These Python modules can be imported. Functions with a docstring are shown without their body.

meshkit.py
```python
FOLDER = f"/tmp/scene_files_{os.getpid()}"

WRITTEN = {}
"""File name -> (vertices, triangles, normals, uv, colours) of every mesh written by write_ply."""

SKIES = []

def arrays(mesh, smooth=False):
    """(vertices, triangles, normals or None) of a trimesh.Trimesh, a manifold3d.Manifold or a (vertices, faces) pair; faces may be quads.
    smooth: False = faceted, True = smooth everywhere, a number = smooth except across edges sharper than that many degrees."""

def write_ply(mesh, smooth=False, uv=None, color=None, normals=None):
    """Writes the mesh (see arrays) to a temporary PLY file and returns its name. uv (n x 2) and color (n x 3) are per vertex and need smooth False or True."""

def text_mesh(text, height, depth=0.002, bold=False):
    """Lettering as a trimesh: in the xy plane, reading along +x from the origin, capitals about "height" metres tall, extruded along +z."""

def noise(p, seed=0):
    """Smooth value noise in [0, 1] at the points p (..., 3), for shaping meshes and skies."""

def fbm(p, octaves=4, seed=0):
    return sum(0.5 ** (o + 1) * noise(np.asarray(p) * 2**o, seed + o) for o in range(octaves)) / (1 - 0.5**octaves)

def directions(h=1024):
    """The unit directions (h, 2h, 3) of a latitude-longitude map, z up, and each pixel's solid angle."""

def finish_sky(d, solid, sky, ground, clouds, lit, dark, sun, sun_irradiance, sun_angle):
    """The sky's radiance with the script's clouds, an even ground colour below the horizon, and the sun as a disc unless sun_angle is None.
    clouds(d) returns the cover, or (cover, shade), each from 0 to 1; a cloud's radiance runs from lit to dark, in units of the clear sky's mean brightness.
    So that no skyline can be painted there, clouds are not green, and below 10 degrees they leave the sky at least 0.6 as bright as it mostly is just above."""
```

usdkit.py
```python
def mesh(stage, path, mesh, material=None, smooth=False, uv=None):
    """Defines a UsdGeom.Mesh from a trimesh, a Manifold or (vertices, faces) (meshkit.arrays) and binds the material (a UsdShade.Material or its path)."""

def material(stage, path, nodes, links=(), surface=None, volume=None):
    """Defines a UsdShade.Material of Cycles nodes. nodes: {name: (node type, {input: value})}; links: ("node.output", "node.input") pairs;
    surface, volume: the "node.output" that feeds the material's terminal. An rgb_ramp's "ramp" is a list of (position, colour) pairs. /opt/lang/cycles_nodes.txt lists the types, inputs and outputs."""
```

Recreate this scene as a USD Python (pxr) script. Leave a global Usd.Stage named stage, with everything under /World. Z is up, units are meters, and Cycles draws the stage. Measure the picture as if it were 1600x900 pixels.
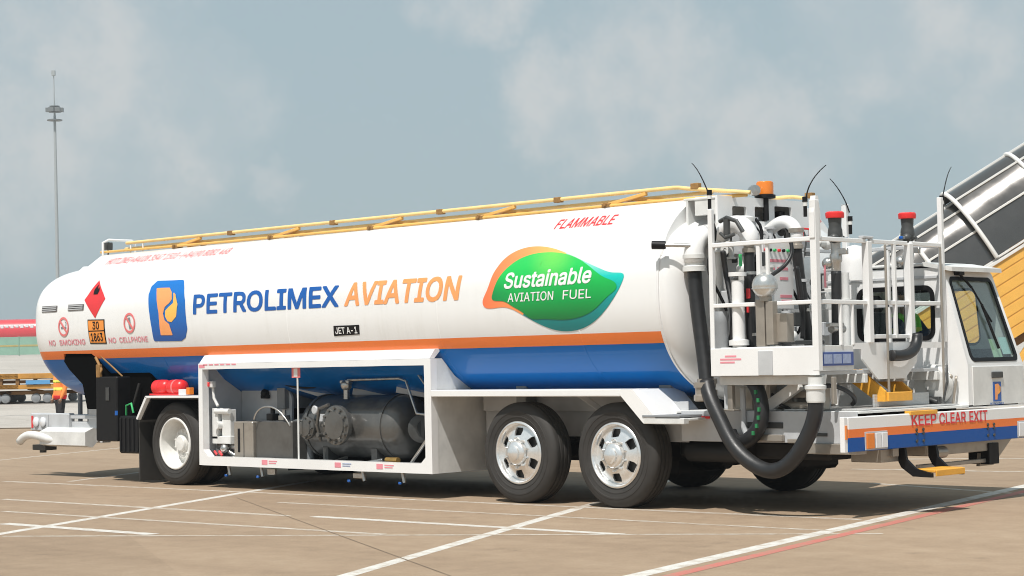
import math, random
import numpy as np, trimesh, manifold3d as m3
from shapely import geometry as sg, ops as so, affinity as sa
from pxr import Usd, UsdGeom, UsdLux, UsdShade, Gf, Sdf
import usdkit, meshkit

stage = Usd.Stage.CreateInMemory()
UsdGeom.SetStageUpAxis(stage, UsdGeom.Tokens.z)
UsdGeom.SetStageMetersPerUnit(stage, 1.0)
UsdGeom.Xform.Define(stage, '/World')
UsdGeom.Scope.Define(stage, '/World/Looks')
rng = random.Random(7)

# ---------------------------------------------------------------- camera
CAM = np.array([13.0715, -14.8103, 1.545])
RIGHT = np.array([0.71480501, 0.69903384, -0.02013677])
UP = np.array([0.04152349, -0.01368129, 0.99904385])
FWD = np.array([-0.69808997, 0.7149577, 0.03880578])
cam = UsdGeom.Camera.Define(stage, '/World/camera')
M = Gf.Matrix4d(*RIGHT, 0, *UP, 0, *(-FWD), 0, *CAM, 1)
cam.AddTransformOp().Set(M)
cam.CreateHorizontalApertureAttr(36.0)
cam.CreateVerticalApertureAttr(20.25)
cam.CreateFocalLengthAttr(66.669)
cam.CreateClippingRangeAttr(Gf.Vec2f(0.1, 6000))
cam.CreateExposureAttr(0.25)

# ---------------------------------------------------------------- sky and sun
SUN = np.array([0.20, -0.535, 1.0]); SUN /= np.linalg.norm(SUN)
SUN_EL = math.asin(SUN[2]); SUN_ROT = math.atan2(SUN[0], SUN[1])
sun = UsdLux.DistantLight.Define(stage, '/World/sun')
sun.CreateIntensityAttr(1.0); sun.CreateAngleAttr(0.6); sun.CreateNormalizeAttr(True)
sun.CreateColorAttr(Gf.Vec3f(1.0, 0.965, 0.915))
zx = SUN; xx = np.cross([0, 1, 0], zx); xx /= np.linalg.norm(xx); yx = np.cross(zx, xx)
sun.AddTransformOp().Set(Gf.Matrix4d(*xx, 0, *yx, 0, *zx, 0, 0, 0, 30, 1))

def mat(name, nodes, links, surface='p.BSDF', volume=None):
    return usdkit.material(stage, '/World/Looks/' + name, nodes, links, surface=surface, volume=volume)

CLOUDS = [((-0.8347, 0.5343, 0.1337), .105), ((-0.807, 0.573, 0.138), .062), ((-0.8007, 0.5853, 0.1276), .05), ((-0.7775, 0.621, 0.0985), .022), ((-0.66, 0.738, 0.137), .06),
          ((-0.6369, 0.7561, 0.1480), .06), ((-0.6038, 0.7881, 0.1195), .062), ((-0.585, 0.803, 0.108), .05), ((-0.6963, 0.6934, 0.205), .05), ((-0.5333, 0.8316, 0.172), .07),
          ((-0.90, 0.40, 0.16), .12), ((-0.45, 0.88, 0.14), .10), ((-0.3, 0.93, 0.2), .12), ((-0.95, 0.2, 0.22), .12), ((0.3, 0.9, 0.3), .2), ((0.8, 0.5, 0.2), .2), ((0.5, -0.8, 0.3), .25), ((-0.5, -0.8, 0.3), .25), ((-0.9, -0.3, 0.35), .2)]
nodes = {'tc': ('texture_coordinate', {}),
    'sky': ('sky_texture', {'sky_type': 'single_scattering', 'sun_disc': False, 'sun_elevation': SUN_EL, 'sun_rotation': SUN_ROT, 'air_density': 1.0, 'aerosol_density': 3.0, 'altitude': 50.0}),
    'haze': ('mix_color', {'fac': 0.82, 'b': (3.5, 4.42, 4.72)}),
    'wob': ('noise_texture', {'scale': 26.0, 'detail': 6.0, 'roughness': 0.62}), 'wsub': ('vector_math', {'math_type': 'subtract', 'vector2': (0.5, 0.5, 0.5)}), 'wsc': ('vector_math', {'math_type': 'scale', 'scale': 0.075}), 'wadd': ('vector_math', {'math_type': 'add'}),
    'n1': ('noise_texture', {'scale': 20.0, 'detail': 7.0, 'roughness': 0.6}), 'nm': ('map_range', {'range_type': 'smoothstep', 'from_min': 0.34, 'from_max': 0.68, 'to_min': 0.4, 'to_max': 1.0, 'clamp': True}),
    'tint': ('mix_color', {'a': (4.7, 5.1, 5.35), 'b': (6.5, 6.2, 5.95)}),
    'fac': ('math', {'math_type': 'multiply', 'value2': 0.52}), 'fm': ('math', {'math_type': 'multiply'}), 'cl': ('mix_color', {}), 'bg': ('background_shader', {'strength': 0.1})}
links = [('tc.generated', 'sky.vector'), ('sky.color', 'haze.a'), ('tc.generated', 'wob.vector'), ('wob.color', 'wsub.vector1'), ('wsub.vector', 'wsc.vector1'), ('tc.generated', 'wadd.vector1'), ('wsc.vector', 'wadd.vector2'),
    ('tc.generated', 'n1.vector'), ('n1.fac', 'nm.value'), ('nm.result', 'tint.fac')]
last = None
for k, (d, r) in enumerate(CLOUDS):
    nodes['d%d' % k] = ('vector_math', {'math_type': 'distance', 'vector2': d})
    nodes['m%d' % k] = ('map_range', {'range_type': 'smoothstep', 'from_min': r * .45, 'from_max': r * .95, 'to_min': 1.0, 'to_max': 0.0, 'clamp': True})
    links += [('wadd.vector', 'd%d.vector1' % k), ('d%d.value' % k, 'm%d.value' % k)]
    if last is None: last = 'm0.result'
    else:
        nodes['x%d' % k] = ('math', {'math_type': 'maximum'}); links += [(last, 'x%d.value1' % k), ('m%d.result' % k, 'x%d.value2' % k)]; last = 'x%d.value' % k
links += [(last, 'fm.value1'), ('nm.result', 'fm.value2'), ('fm.value', 'fac.value1'), ('fac.value', 'cl.fac'), ('haze.result', 'cl.a'), ('tint.result', 'cl.b'), ('cl.result', 'bg.color')]
sky_mat = mat('sky_look', nodes, links, surface='bg.background')
dome = UsdLux.DomeLight.Define(stage, '/World/sky')
UsdShade.MaterialBindingAPI.Apply(dome.GetPrim()).Bind(sky_mat)
dome.GetPrim().SetCustomDataByKey('kind', 'structure')

# ---------------------------------------------------------------- materials
def paint(name, col, rough=0.35, metallic=0.0, coat=0.0, var=0.06, scale=3.0, bump=0.0, bscale=60.0, spec=0.5):
    c = np.array(col, float)
    nodes = {'tc': ('texture_coordinate', {}), 'n': ('noise_texture', {'scale': scale, 'detail': 5.0, 'roughness': 0.6}),
             'r': ('rgb_ramp', {'ramp': [(0.3, tuple(c * (1 - var))), (0.7, tuple(np.minimum(c * (1 + var * 0.5), 1)))]}),
             'rr': ('map_range', {'from_min': 0.3, 'from_max': 0.7, 'to_min': max(rough - 0.06, 0.02), 'to_max': rough + 0.08}),
             'p': ('principled_bsdf', {'metallic': metallic, 'coat_weight': coat, 'coat_roughness': 0.06, 'specular_ior_level': spec})}
    links = [('tc.object', 'n.vector'), ('n.fac', 'r.fac'), ('r.color', 'p.base_color'), ('n.fac', 'rr.value'), ('rr.result', 'p.roughness')]
    if bump:
        nodes['bn'] = ('noise_texture', {'scale': bscale, 'detail': 3.0}); nodes['b'] = ('bump', {'strength': bump, 'distance': 0.01})
        links += [('tc.object', 'bn.vector'), ('bn.fac', 'b.height'), ('b.normal', 'p.normal')]
    return mat(name, nodes, links)

WHITE = paint('white_paint', (0.80, 0.795, 0.785), 0.3, coat=0.4, var=0.05, scale=1.4)
OFFWHITE = paint('weathered_white_paint', (0.70, 0.70, 0.68), 0.45, var=0.14, scale=5)
LGREY = paint('light_grey_paint', (0.50, 0.51, 0.52), 0.45, var=0.12, scale=4)
MGREY = paint('mid_grey_paint', (0.24, 0.25, 0.26), 0.5, var=0.15, scale=5)
DGREY = paint('dark_grey_steel', (0.065, 0.067, 0.066), 0.45, metallic=0.2, var=0.25, scale=6)
GUN = paint('gunmetal_vessel_paint', (0.115, 0.112, 0.105), 0.33, metallic=0.35, coat=0.3, var=0.18, scale=4, spec=0.6)
BLACK = paint('black_paint', (0.008, 0.008, 0.009), 0.5, var=0.3, scale=6, spec=0.25)
CHASSIS = paint('dirty_chassis_black', (0.013, 0.012, 0.011), 0.65, var=0.4, scale=7, bump=0.2)
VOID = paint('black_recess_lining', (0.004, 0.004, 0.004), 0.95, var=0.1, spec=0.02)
RUBBER = paint('tyre_rubber', (0.036, 0.033, 0.030), 0.72, var=0.22, scale=9, bump=0.15, bscale=80)
HOSE = paint('hose_rubber', (0.018, 0.018, 0.019), 0.42, var=0.2, scale=14, bump=0.1, bscale=120)
STEEL = paint('bare_steel', (0.52, 0.51, 0.49), 0.3, metallic=0.9, var=0.12, scale=8)
CHROME = paint('chrome_rim', (0.84, 0.84, 0.83), 0.24, metallic=0.75, var=0.06, scale=6)
BALLM = paint('brushed_ball', (0.66, 0.66, 0.64), 0.28, metallic=0.8, var=0.15, scale=6)
RIMWHITE = paint('white_rim_paint', (0.74, 0.73, 0.70), 0.42, var=0.12, scale=8)
STAIN = paint('stainless_box', (0.40, 0.36, 0.31), 0.38, metallic=0.55, var=0.12, scale=5)
YELLOW = paint('rail_yellow_paint', (0.80, 0.47, 0.13), 0.42, var=0.12, scale=5)
STEPYEL = paint('step_yellow_paint', (0.78, 0.38, 0.045), 0.45, var=0.15, scale=6)
PALEYEL = paint('faded_rail_yellow', (0.86, 0.62, 0.27), 0.45, var=0.12, scale=5)
BROWN = paint('worn_hinge_brown', (0.30, 0.16, 0.05), 0.6, var=0.3, scale=10)
ORANGE = paint('orange_print', (0.83, 0.26, 0.06), 0.35, coat=0.3, var=0.04)
LORANGE = paint('light_orange_print', (0.90, 0.36, 0.12), 0.35, coat=0.3, var=0.04)
BLUE = paint('blue_print', (0.005, 0.105, 0.36), 0.3, coat=0.4, var=0.06)
LETBLUE = paint('letter_blue_print', (0.0, 0.095, 0.40), 0.3, coat=0.4, var=0.05)
RED = paint('red_print', (0.72, 0.035, 0.04), 0.4, var=0.08)
FADERED = paint('faded_red_print', (0.80, 0.20, 0.20), 0.4, var=0.1)
PINK = paint('sticker_red_print', (0.78, 0.28, 0.33), 0.5, var=0.15)
REDPL = paint('red_cap_plastic', (0.75, 0.03, 0.03), 0.35, var=0.06)
AMBER = paint('amber_plastic', (0.80, 0.22, 0.02), 0.2, coat=0.5, var=0.06)
HAZORANGE = paint('hazard_plate_orange', (0.85, 0.30, 0.05), 0.4, var=0.06)
GREENP = paint('green_print', (0.05, 0.45, 0.15), 0.5, var=0.05)
DRUBBER = paint('mudflap_rubber', (0.035, 0.033, 0.030), 0.75, var=0.25, scale=6)
SIGNBLUE = paint('sign_blue', (0.06, 0.10, 0.30), 0.4, var=0.1)
PALEBLUE = paint('sign_pale_blue', (0.32, 0.38, 0.55), 0.4, var=0.2, scale=30)
LENS = paint('clear_lens', (0.75, 0.76, 0.78), 0.12, coat=1.0, var=0.06)
GREYV = paint('grey_louvre', (0.16, 0.15, 0.15), 0.5, var=0.1)
BRASS = paint('brass_fitting', (0.55, 0.33, 0.10), 0.35, metallic=0.8, var=0.15, scale=9)
TREAD = mat('tread_plate', {'tc': ('texture_coordinate', {}), 'v': ('voronoi_texture', {'scale': 34.0, 'randomness': 0.25}),
        'b': ('bump', {'strength': 0.7, 'distance': 0.006}), 'p': ('principled_bsdf', {'base_color': (0.55, 0.55, 0.54), 'roughness': 0.42, 'metallic': 0.35})},
        [('tc.object', 'v.vector'), ('v.distance', 'b.height'), ('b.normal', 'p.normal')])

def livery(z_top, z_mid, name):
    """white tank with an orange band between two heights and blue below it"""
    return mat(name, {
        'tc': ('texture_coordinate', {}), 's': ('separate_xyz', {}),
        'g1': ('math', {'math_type': 'greater_than', 'value2': z_top}), 'g2': ('math', {'math_type': 'greater_than', 'value2': z_mid}),
        'n': ('noise_texture', {'scale': 0.9, 'detail': 6.0, 'roughness': 0.6}),
        'sm': ('mapping', {'scale': (3.2, 0.4, 0.28)}), 'sn': ('noise_texture', {'scale': 3.0, 'detail': 6.0, 'roughness': 0.7}), 'mx': ('mix_float', {'fac': 0.5}),
        'wr': ('rgb_ramp', {'ramp': [(0.3, (0.73, 0.725, 0.705)), (0.46, (0.80, 0.80, 0.79)), (0.65, (0.82, 0.82, 0.815))]}),
        'a': ('mix_color', {'a': (0.0, 0.12, 0.40), 'b': (0.85, 0.215, 0.055)}), 'c': ('mix_color', {}),
        'bn': ('noise_texture', {'scale': 1.1, 'detail': 2.0}), 'b': ('bump', {'strength': 0.05, 'distance': 0.03}),
        'p': ('principled_bsdf', {'roughness': 0.3, 'coat_weight': 0.4, 'coat_roughness': 0.015, 'specular_ior_level': 0.1})},
        [('tc.object', 's.vector'), ('s.z', 'g1.value1'), ('s.z', 'g2.value1'), ('tc.object', 'n.vector'), ('tc.object', 'sm.vector'), ('sm.vector', 'sn.vector'), ('n.fac', 'mx.a'), ('sn.fac', 'mx.b'), ('mx.result', 'wr.fac'),
         ('g2.value', 'a.fac'), ('g1.value', 'c.fac'), ('a.result', 'c.a'), ('wr.color', 'c.b'), ('c.result', 'p.base_color'),
         ('tc.object', 'bn.vector'), ('bn.fac', 'b.height'), ('b.normal', 'p.normal')])
LIVERY = livery(1.825, 1.705, 'tank_livery')

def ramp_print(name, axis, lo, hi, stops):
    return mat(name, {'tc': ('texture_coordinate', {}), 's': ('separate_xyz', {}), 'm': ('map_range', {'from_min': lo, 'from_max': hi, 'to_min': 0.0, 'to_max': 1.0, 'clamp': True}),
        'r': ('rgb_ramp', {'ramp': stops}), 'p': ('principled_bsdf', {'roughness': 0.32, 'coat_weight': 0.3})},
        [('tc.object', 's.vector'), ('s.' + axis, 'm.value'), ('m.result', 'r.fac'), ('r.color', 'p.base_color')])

def glass(name, tint, gloss=0.02):
    return mat(name, {'f': ('layer_weight', {'blend': 0.5}), 'pw': ('math', {'math_type': 'power', 'value2': 4.0}), 'ma': ('math', {'math_type': 'multiply_add', 'value2': 0.9, 'value3': 0.045}),
        't': ('transparent_bsdf', {'color': tint}), 'g': ('glossy_bsdf', {'roughness': gloss, 'color': (0.95, 0.97, 1.0)}), 'm': ('mix_closure', {})},
        [('f.facing', 'pw.value1'), ('pw.value', 'ma.value1'), ('ma.value', 'm.fac'), ('t.BSDF', 'm.closure1'), ('g.BSDF', 'm.closure2')], surface='m.closure')
CABGLASS = glass('cab_glass', (0.90, 0.95, 0.935))

# ---------------------------------------------------------------- scene helpers
used, origin = {}, {}
def path_for(parent, name):
    base = parent + '/' + name
    k = used.get(base, 0); used[base] = k + 1
    return base if k == 0 else '%s_%03d' % (base, k)
def tag(prim, label=None, cat=None, group=None, kind=None):
    for k, v in (('label', label), ('category', cat), ('group', group), ('kind', kind)):
        if v: prim.SetCustomDataByKey(k, v)
    return prim
def thing(name, loc=(0, 0, 0), label=None, cat=None, group=None, kind=None, parent='/World'):
    p = path_for(parent, name)
    x = UsdGeom.Xform.Define(stage, p)
    base = origin.get(parent, np.zeros(3)); loc = np.array(loc, float)
    if parent == '/World' : x.AddTranslateOp().Set(Gf.Vec3d(*loc)); origin[p] = loc
    else: origin[p] = base
    tag(x.GetPrim(), label, cat, group, kind)
    return p
def clusters(ms, tol=0.004):
    """pieces that touch stay one part, pieces apart become parts of their own"""
    left, out = list(ms), []
    while left:
        g, grew = [left.pop(0)], True
        while grew:
            grew = False
            for m in list(left):
                if any((m.bounds[0] <= k.bounds[1] + tol).all() and (k.bounds[0] <= m.bounds[1] + tol).all() for k in g):
                    g.append(m); left = [q for q in left if q is not m]; grew = True
        out.append(g)
    return out
def put(parent, name, mesh, material, smooth=35, label=None, cat=None, group=None, kind=None):
    """one Mesh prim, given in world coordinates, under its thing or part"""
    if isinstance(mesh, list):
        groups = clusters(mesh) if kind != 'stuff' else [mesh]
        if len(groups) > 1:
            return [put(parent, name, trimesh.util.concatenate(g), material, smooth, label, cat, group, kind) for g in groups][0]
        mesh = trimesh.util.concatenate(mesh)
    mesh = mesh.copy()
    mesh.vertices = mesh.vertices - origin.get(parent, np.zeros(3))
    p = path_for(parent, name)
    origin[p] = origin.get(parent, np.zeros(3))
    m = usdkit.mesh(stage, p, mesh, material, smooth=smooth)
    tag(m.GetPrim(), label, cat, group, kind)
    return p

# ---------------------------------------------------------------- mesh helpers (world coordinates)
def hull(pts): return trimesh.convex.convex_hull(np.asarray(pts, float))
def box(x0, x1, y0, y1, z0, z1, bev=0.006):
    x0, x1 = sorted((x0, x1)); y0, y1 = sorted((y0, y1)); z0, z1 = sorted((z0, z1))
    b = min(bev, (x1 - x0) * .3, (y1 - y0) * .3, (z1 - z0) * .3)
    v = []
    for sx in (0, 1):
        for sy in (0, 1):
            for sz in (0, 1):
                X, Y, Z = (x0, x1)[sx], (y0, y1)[sy], (z0, z1)[sz]
                ix, iy, iz = X + (b, -b)[sx], Y + (b, -b)[sy], Z + (b, -b)[sz]
                v += [(X, iy, iz), (ix, Y, iz), (ix, iy, Z)]
    return hull(v)
def frame_of(d, up=(0, 0, 1)):
    d = np.array(d, float); d /= np.linalg.norm(d)
    u = np.array(up, float)
    if abs(d @ u) > .98: u = np.array([1.0, 0, 0])
    s = np.cross(d, u); s /= np.linalg.norm(s)
    return d, s, np.cross(s, d)
def bar(p, q, w, h, up=(0, 0, 1), bev=0.004):
    """oriented box from p to q: w across, h along up"""
    p, q = np.array(p, float), np.array(q, float)
    d, s, t = frame_of(q - p, up); L = np.linalg.norm(q - p)
    m = box(0, L, -w / 2, w / 2, -h / 2, h / 2, bev)
    m.vertices = p + m.vertices[:, :1] * d + m.vertices[:, 1:2] * s + m.vertices[:, 2:3] * t
    return m
def tube(pts, r, n=10, smooth_n=0):
    pts = np.array(pts, float)
    if smooth_n:
        from scipy.interpolate import CubicSpline
        t = np.concatenate([[0], np.cumsum(np.linalg.norm(np.diff(pts, axis=0), axis=1))])
        pts = CubicSpline(t, pts)(np.linspace(0, t[-1], smooth_n))
    r = np.broadcast_to(np.asarray(r, float), (len(pts),))
    rings, prev = [], None
    for i, p in enumerate(pts):
        d = pts[min(i + 1, len(pts) - 1)] - pts[max(i - 1, 0)]; d /= np.linalg.norm(d)
        if prev is None: _, s, t = frame_of(d)
        else:
            s = prev - d * (prev @ d); s /= np.linalg.norm(s); t = np.cross(s, d) * -1; t = np.cross(d, s)
        prev = s
        a = np.linspace(0, 2 * np.pi, n, endpoint=False)
        rings.append(p + r[i] * (np.cos(a)[:, None] * s + np.sin(a)[:, None] * np.cross(d, s)))
    return skin(np.array(rings))
def skin(rings, close=True):
    k, n = rings.shape[:2]
    v = rings.reshape(-1, 3); f = []
    i = np.arange(n); j = (i + 1) % n
    for a in range(k - 1):
        A, B = a * n, (a + 1) * n
        f += [np.c_[A + i, A + j, B + j], np.c_[A + i, B + j, B + i]]
    v = [v]
    if close:
        c0, c1 = k * n, k * n + 1
        v.append(rings[0].mean(0)[None]); v.append(rings[-1].mean(0)[None])
        f += [np.c_[np.full(n, c0), j, i], np.c_[np.full(n, c1), (k - 1) * n + i, (k - 1) * n + j]]
    m = trimesh.Trimesh(np.vstack(v), np.vstack(f), process=False)
    if close and m.volume < 0: m.invert()
    return m
def cyl(p, q, r, r2=None, n=24):
    return tube([p, q], [r, r if r2 is None else r2], n)
def lathe(profile, o, axis, n=48):
    """profile: (radius, height) pairs along the axis from o"""
    d, s, t = frame_of(axis); o = np.array(o, float)
    a = np.linspace(0, 2 * np.pi, n, endpoint=False)
    c = np.cos(a)[:, None] * s + np.sin(a)[:, None] * t
    return skin(np.array([o + h * d + max(r, 1e-4) * c for r, h in profile]))
def tri2(poly):
    v, f = trimesh.creation.triangulate_polygon(poly, engine='earcut')
    return np.array(v), np.array(f)
AX = {'x': (1, 2, 0), 'y': (0, 2, 1), 'z': (0, 1, 2)}
def prism(poly, axis, a0, a1):
    """a polygon (in the other two axes) extruded along an axis"""
    poly = sg.Polygon(poly) if not hasattr(poly, 'geom_type') else poly
    out = []
    for g in getattr(poly, 'geoms', [poly]):
        m = trimesh.creation.extrude_polygon(g, abs(a1 - a0), engine='earcut')
        v = np.zeros_like(m.vertices); i, j, k = AX[axis]
        v[:, i], v[:, j], v[:, k] = m.vertices[:, 0], m.vertices[:, 1], m.vertices[:, 2] + min(a0, a1)
        m.vertices = v
        if m.volume < 0: m.invert()
        out.append(m)
    return trimesh.util.concatenate(out)
def sphere(c, r, sub=2):
    m = trimesh.creation.icosphere(subdivisions=sub, radius=1.0)
    m.vertices = m.vertices * np.broadcast_to(r, 3) + np.array(c, float); return m
def rrect(x0, x1, z0, z1, r, q=6):
    return sg.box(x0 + r, z0 + r, x1 - r, z1 - r).buffer(r, quad_segs=q)
def mf(m): return m3.Manifold(m3.Mesh(np.asarray(m.vertices, np.float32), np.asarray(m.faces, np.uint32)))
def welded(m):
    t = trimesh.Trimesh(m.vertices, m.faces, process=True); t.merge_vertices()
    if t.volume < 0: t.invert()
    return t
def unmf(a):
    g = a.to_mesh(); return trimesh.Trimesh(g.vert_properties[:, :3], g.tri_verts, process=False)
def text2(text, bold=True, fat=0.0):
    m = meshkit.text_mesh(text, 1.0, 0.1, bold)
    keep = (m.face_normals[:, 2] > .9)
    v, f = m.vertices, m.faces[keep]
    idx, inv = np.unique(f, return_inverse=True)
    v = v[idx][:, :2]; f = inv.reshape(-1, 3)
    if fat:
        g = so.unary_union([sg.Polygon(v[t]).buffer(.002) for t in f]).buffer(fat, join_style=2).simplify(.004)
        vs, fs, k = [], [], 0
        for q in getattr(g, 'geoms', [g]):
            a, b = tri2(q); vs.append(a); fs.append(b + k); k += len(a)
        v, f = np.vstack(vs), np.vstack(fs)
    v = v - v.min(0); v = v / v.max(0)
    return v, f
def fit_text(text, x0, x1, z0, z1, shear=0.0, bold=True, fat=0.0):
    v, f = text2(text, bold, fat)
    w, h = x1 - x0, z1 - z0
    k = shear * h
    return np.c_[x0 + v[:, 0] * (w - k) + v[:, 1] * k, z0 + v[:, 1] * h], f
def flat_text(text, org, ux, uz, w, h, shear=0.0, bold=True):
    """a lettering sheet: org lower left, ux reading direction, uz up, all in world axes"""
    v, f = fit_text(text, 0, w, 0, h, shear, bold)
    ux, uz = np.array(ux, float), np.array(uz, float)
    return trimesh.Trimesh(np.array(org) + v[:, :1] * ux + v[:, 1:] * uz, f, process=False)

# ================================================================ ground
SDIR = FWD[:2] / np.linalg.norm(FWD[:2]); TDIR = np.array([-SDIR[1], SDIR[0]])
def rise(s):
    """the airfield climbs gently beyond the parking apron"""
    d = np.clip(s - 43.0, 0, 290); return 0.02 * np.where(d < 6, d * d / 12, d - 3)
def gpoint(s, t):
    return np.array([CAM[0] + s * SDIR[0] + t * TDIR[0], CAM[1] + s * SDIR[1] + t * TDIR[1], float(rise(np.array(s)))])
def ground_strip(ss, ts):
    v = np.array([gpoint(s, t) for s in ss for t in ts]); n = len(ts); f = []
    for i in range(len(ss) - 1):
        for j in range(n - 1):
            a = i * n + j; f += [(a, a + n, a + n + 1), (a, a + n + 1, a + 1)]
    m = trimesh.Trimesh(v, f, process=False)
    if m.face_normals[0][2] < 0: m.invert()
    return m
def ground_mat(name, dark, mid, light, scale=1.0):
    return mat(name, {'g': ('geometry', {}), 'n1': ('noise_texture', {'scale': 0.35 * scale, 'detail': 6.0, 'roughness': 0.62, 'distortion': 0.4}),
        'n2': ('noise_texture', {'scale': 42.0 * scale, 'detail': 5.0, 'roughness': 0.75}), 'n3': ('noise_texture', {'scale': 4.0 * scale, 'detail': 4.0, 'roughness': 0.65}),
        'map': ('mapping', {'rotation': (0, 0, 0.35), 'scale': (0.25, 2.2, 1.0)}), 'n4': ('noise_texture', {'scale': 0.8, 'detail': 4.0}),
        'a': ('mix_float', {'fac': 0.62}), 'b': ('mix_float', {'fac': 0.35}), 'c': ('mix_float', {'fac': 0.22}),
        'r': ('rgb_ramp', {'ramp': [(0.33, dark), (0.5, mid), (0.68, light)]}), 'bx': ('mapping', {'rotation': (0, 0, 0.49), 'scale': (0.2, 0.2, 0.2)}), 'bv': ('vector_math', {'math_type': 'floor'}), 'bw': ('white_noise_texture', {'dimensions': '2D'}), 'bm2': ('map_range', {'from_min': 0.0, 'from_max': 1.0, 'to_min': 0.93, 'to_max': 1.05}), 'bc': ('vector_math', {'math_type': 'scale'}),
        's1': ('noise_texture', {'scale': 1.7, 'detail': 5.0, 'roughness': 0.6, 'distortion': 0.6}),
        'sr': ('map_range', {'range_type': 'smoothstep', 'from_min': 0.60, 'from_max': 0.74, 'to_min': 0.0, 'to_max': 0.30, 'clamp': True}), 'st': ('mix_color', {'b': (0.12, 0.09, 0.065)}),
        'bm': ('bump', {'strength': 0.35, 'distance': 0.004}), 'p': ('principled_bsdf', {'roughness': 0.88, 'specular_ior_level': 0.25})},
        [('g.position', 'n1.vector'), ('g.position', 'n2.vector'), ('g.position', 'n3.vector'), ('g.position', 'map.vector'), ('map.vector', 'n4.vector'),
         ('n1.fac', 'a.a'), ('n2.fac', 'a.b'), ('a.result', 'b.a'), ('n3.fac', 'b.b'), ('b.result', 'c.a'), ('n4.fac', 'c.b'), ('c.result', 'r.fac'),
         ('g.position', 's1.vector'), ('s1.fac', 'sr.value'), ('sr.result', 'st.fac'), ('r.color', 'st.a'), ('g.position', 'bx.vector'), ('bx.vector', 'bv.vector1'), ('bv.vector', 'bw.vector'), ('bw.value', 'bm2.value'), ('st.result', 'bc.vector1'), ('bm2.result', 'bc.scale'), ('bc.vector', 'p.base_color'), ('n2.fac', 'bm.height'), ('bm.normal', 'p.normal')])
APRON = ground_mat('apron_concrete', (0.222, 0.158, 0.107), (0.308, 0.224, 0.152), (0.39, 0.296, 0.208))
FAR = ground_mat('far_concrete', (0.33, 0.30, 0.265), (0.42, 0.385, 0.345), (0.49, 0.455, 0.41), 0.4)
def line_mat(name, col, under, wear):
    return mat(name, {'g': ('geometry', {}), 'n': ('noise_texture', {'scale': 7.0, 'detail': 8.0, 'roughness': 0.8}), 'm': ('map_range', {'range_type': 'smoothstep', 'from_min': wear - 0.16, 'from_max': wear + 0.14, 'to_min': 0.0, 'to_max': 1.0, 'clamp': True}),
        'c': ('mix_color', {'a': under, 'b': col}), 'p': ('principled_bsdf', {'roughness': 0.75})},
        [('g.position', 'n.vector'), ('n.fac', 'm.value'), ('m.result', 'c.fac'), ('c.result', 'p.base_color')])
LINEW = line_mat('white_line_paint', (0.62, 0.60, 0.56), (0.38, 0.30, 0.22), 0.45)
LINEP = line_mat('worn_line_paint', (0.55, 0.51, 0.45), (0.345, 0.26, 0.185), 0.50)
LINER = line_mat('red_line_paint', (0.50, 0.15, 0.12), (0.35, 0.22, 0.155), 0.46)
JOINT = paint('joint_sealant', (0.19, 0.137, 0.092), 0.9, var=0.3, scale=8)

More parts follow.
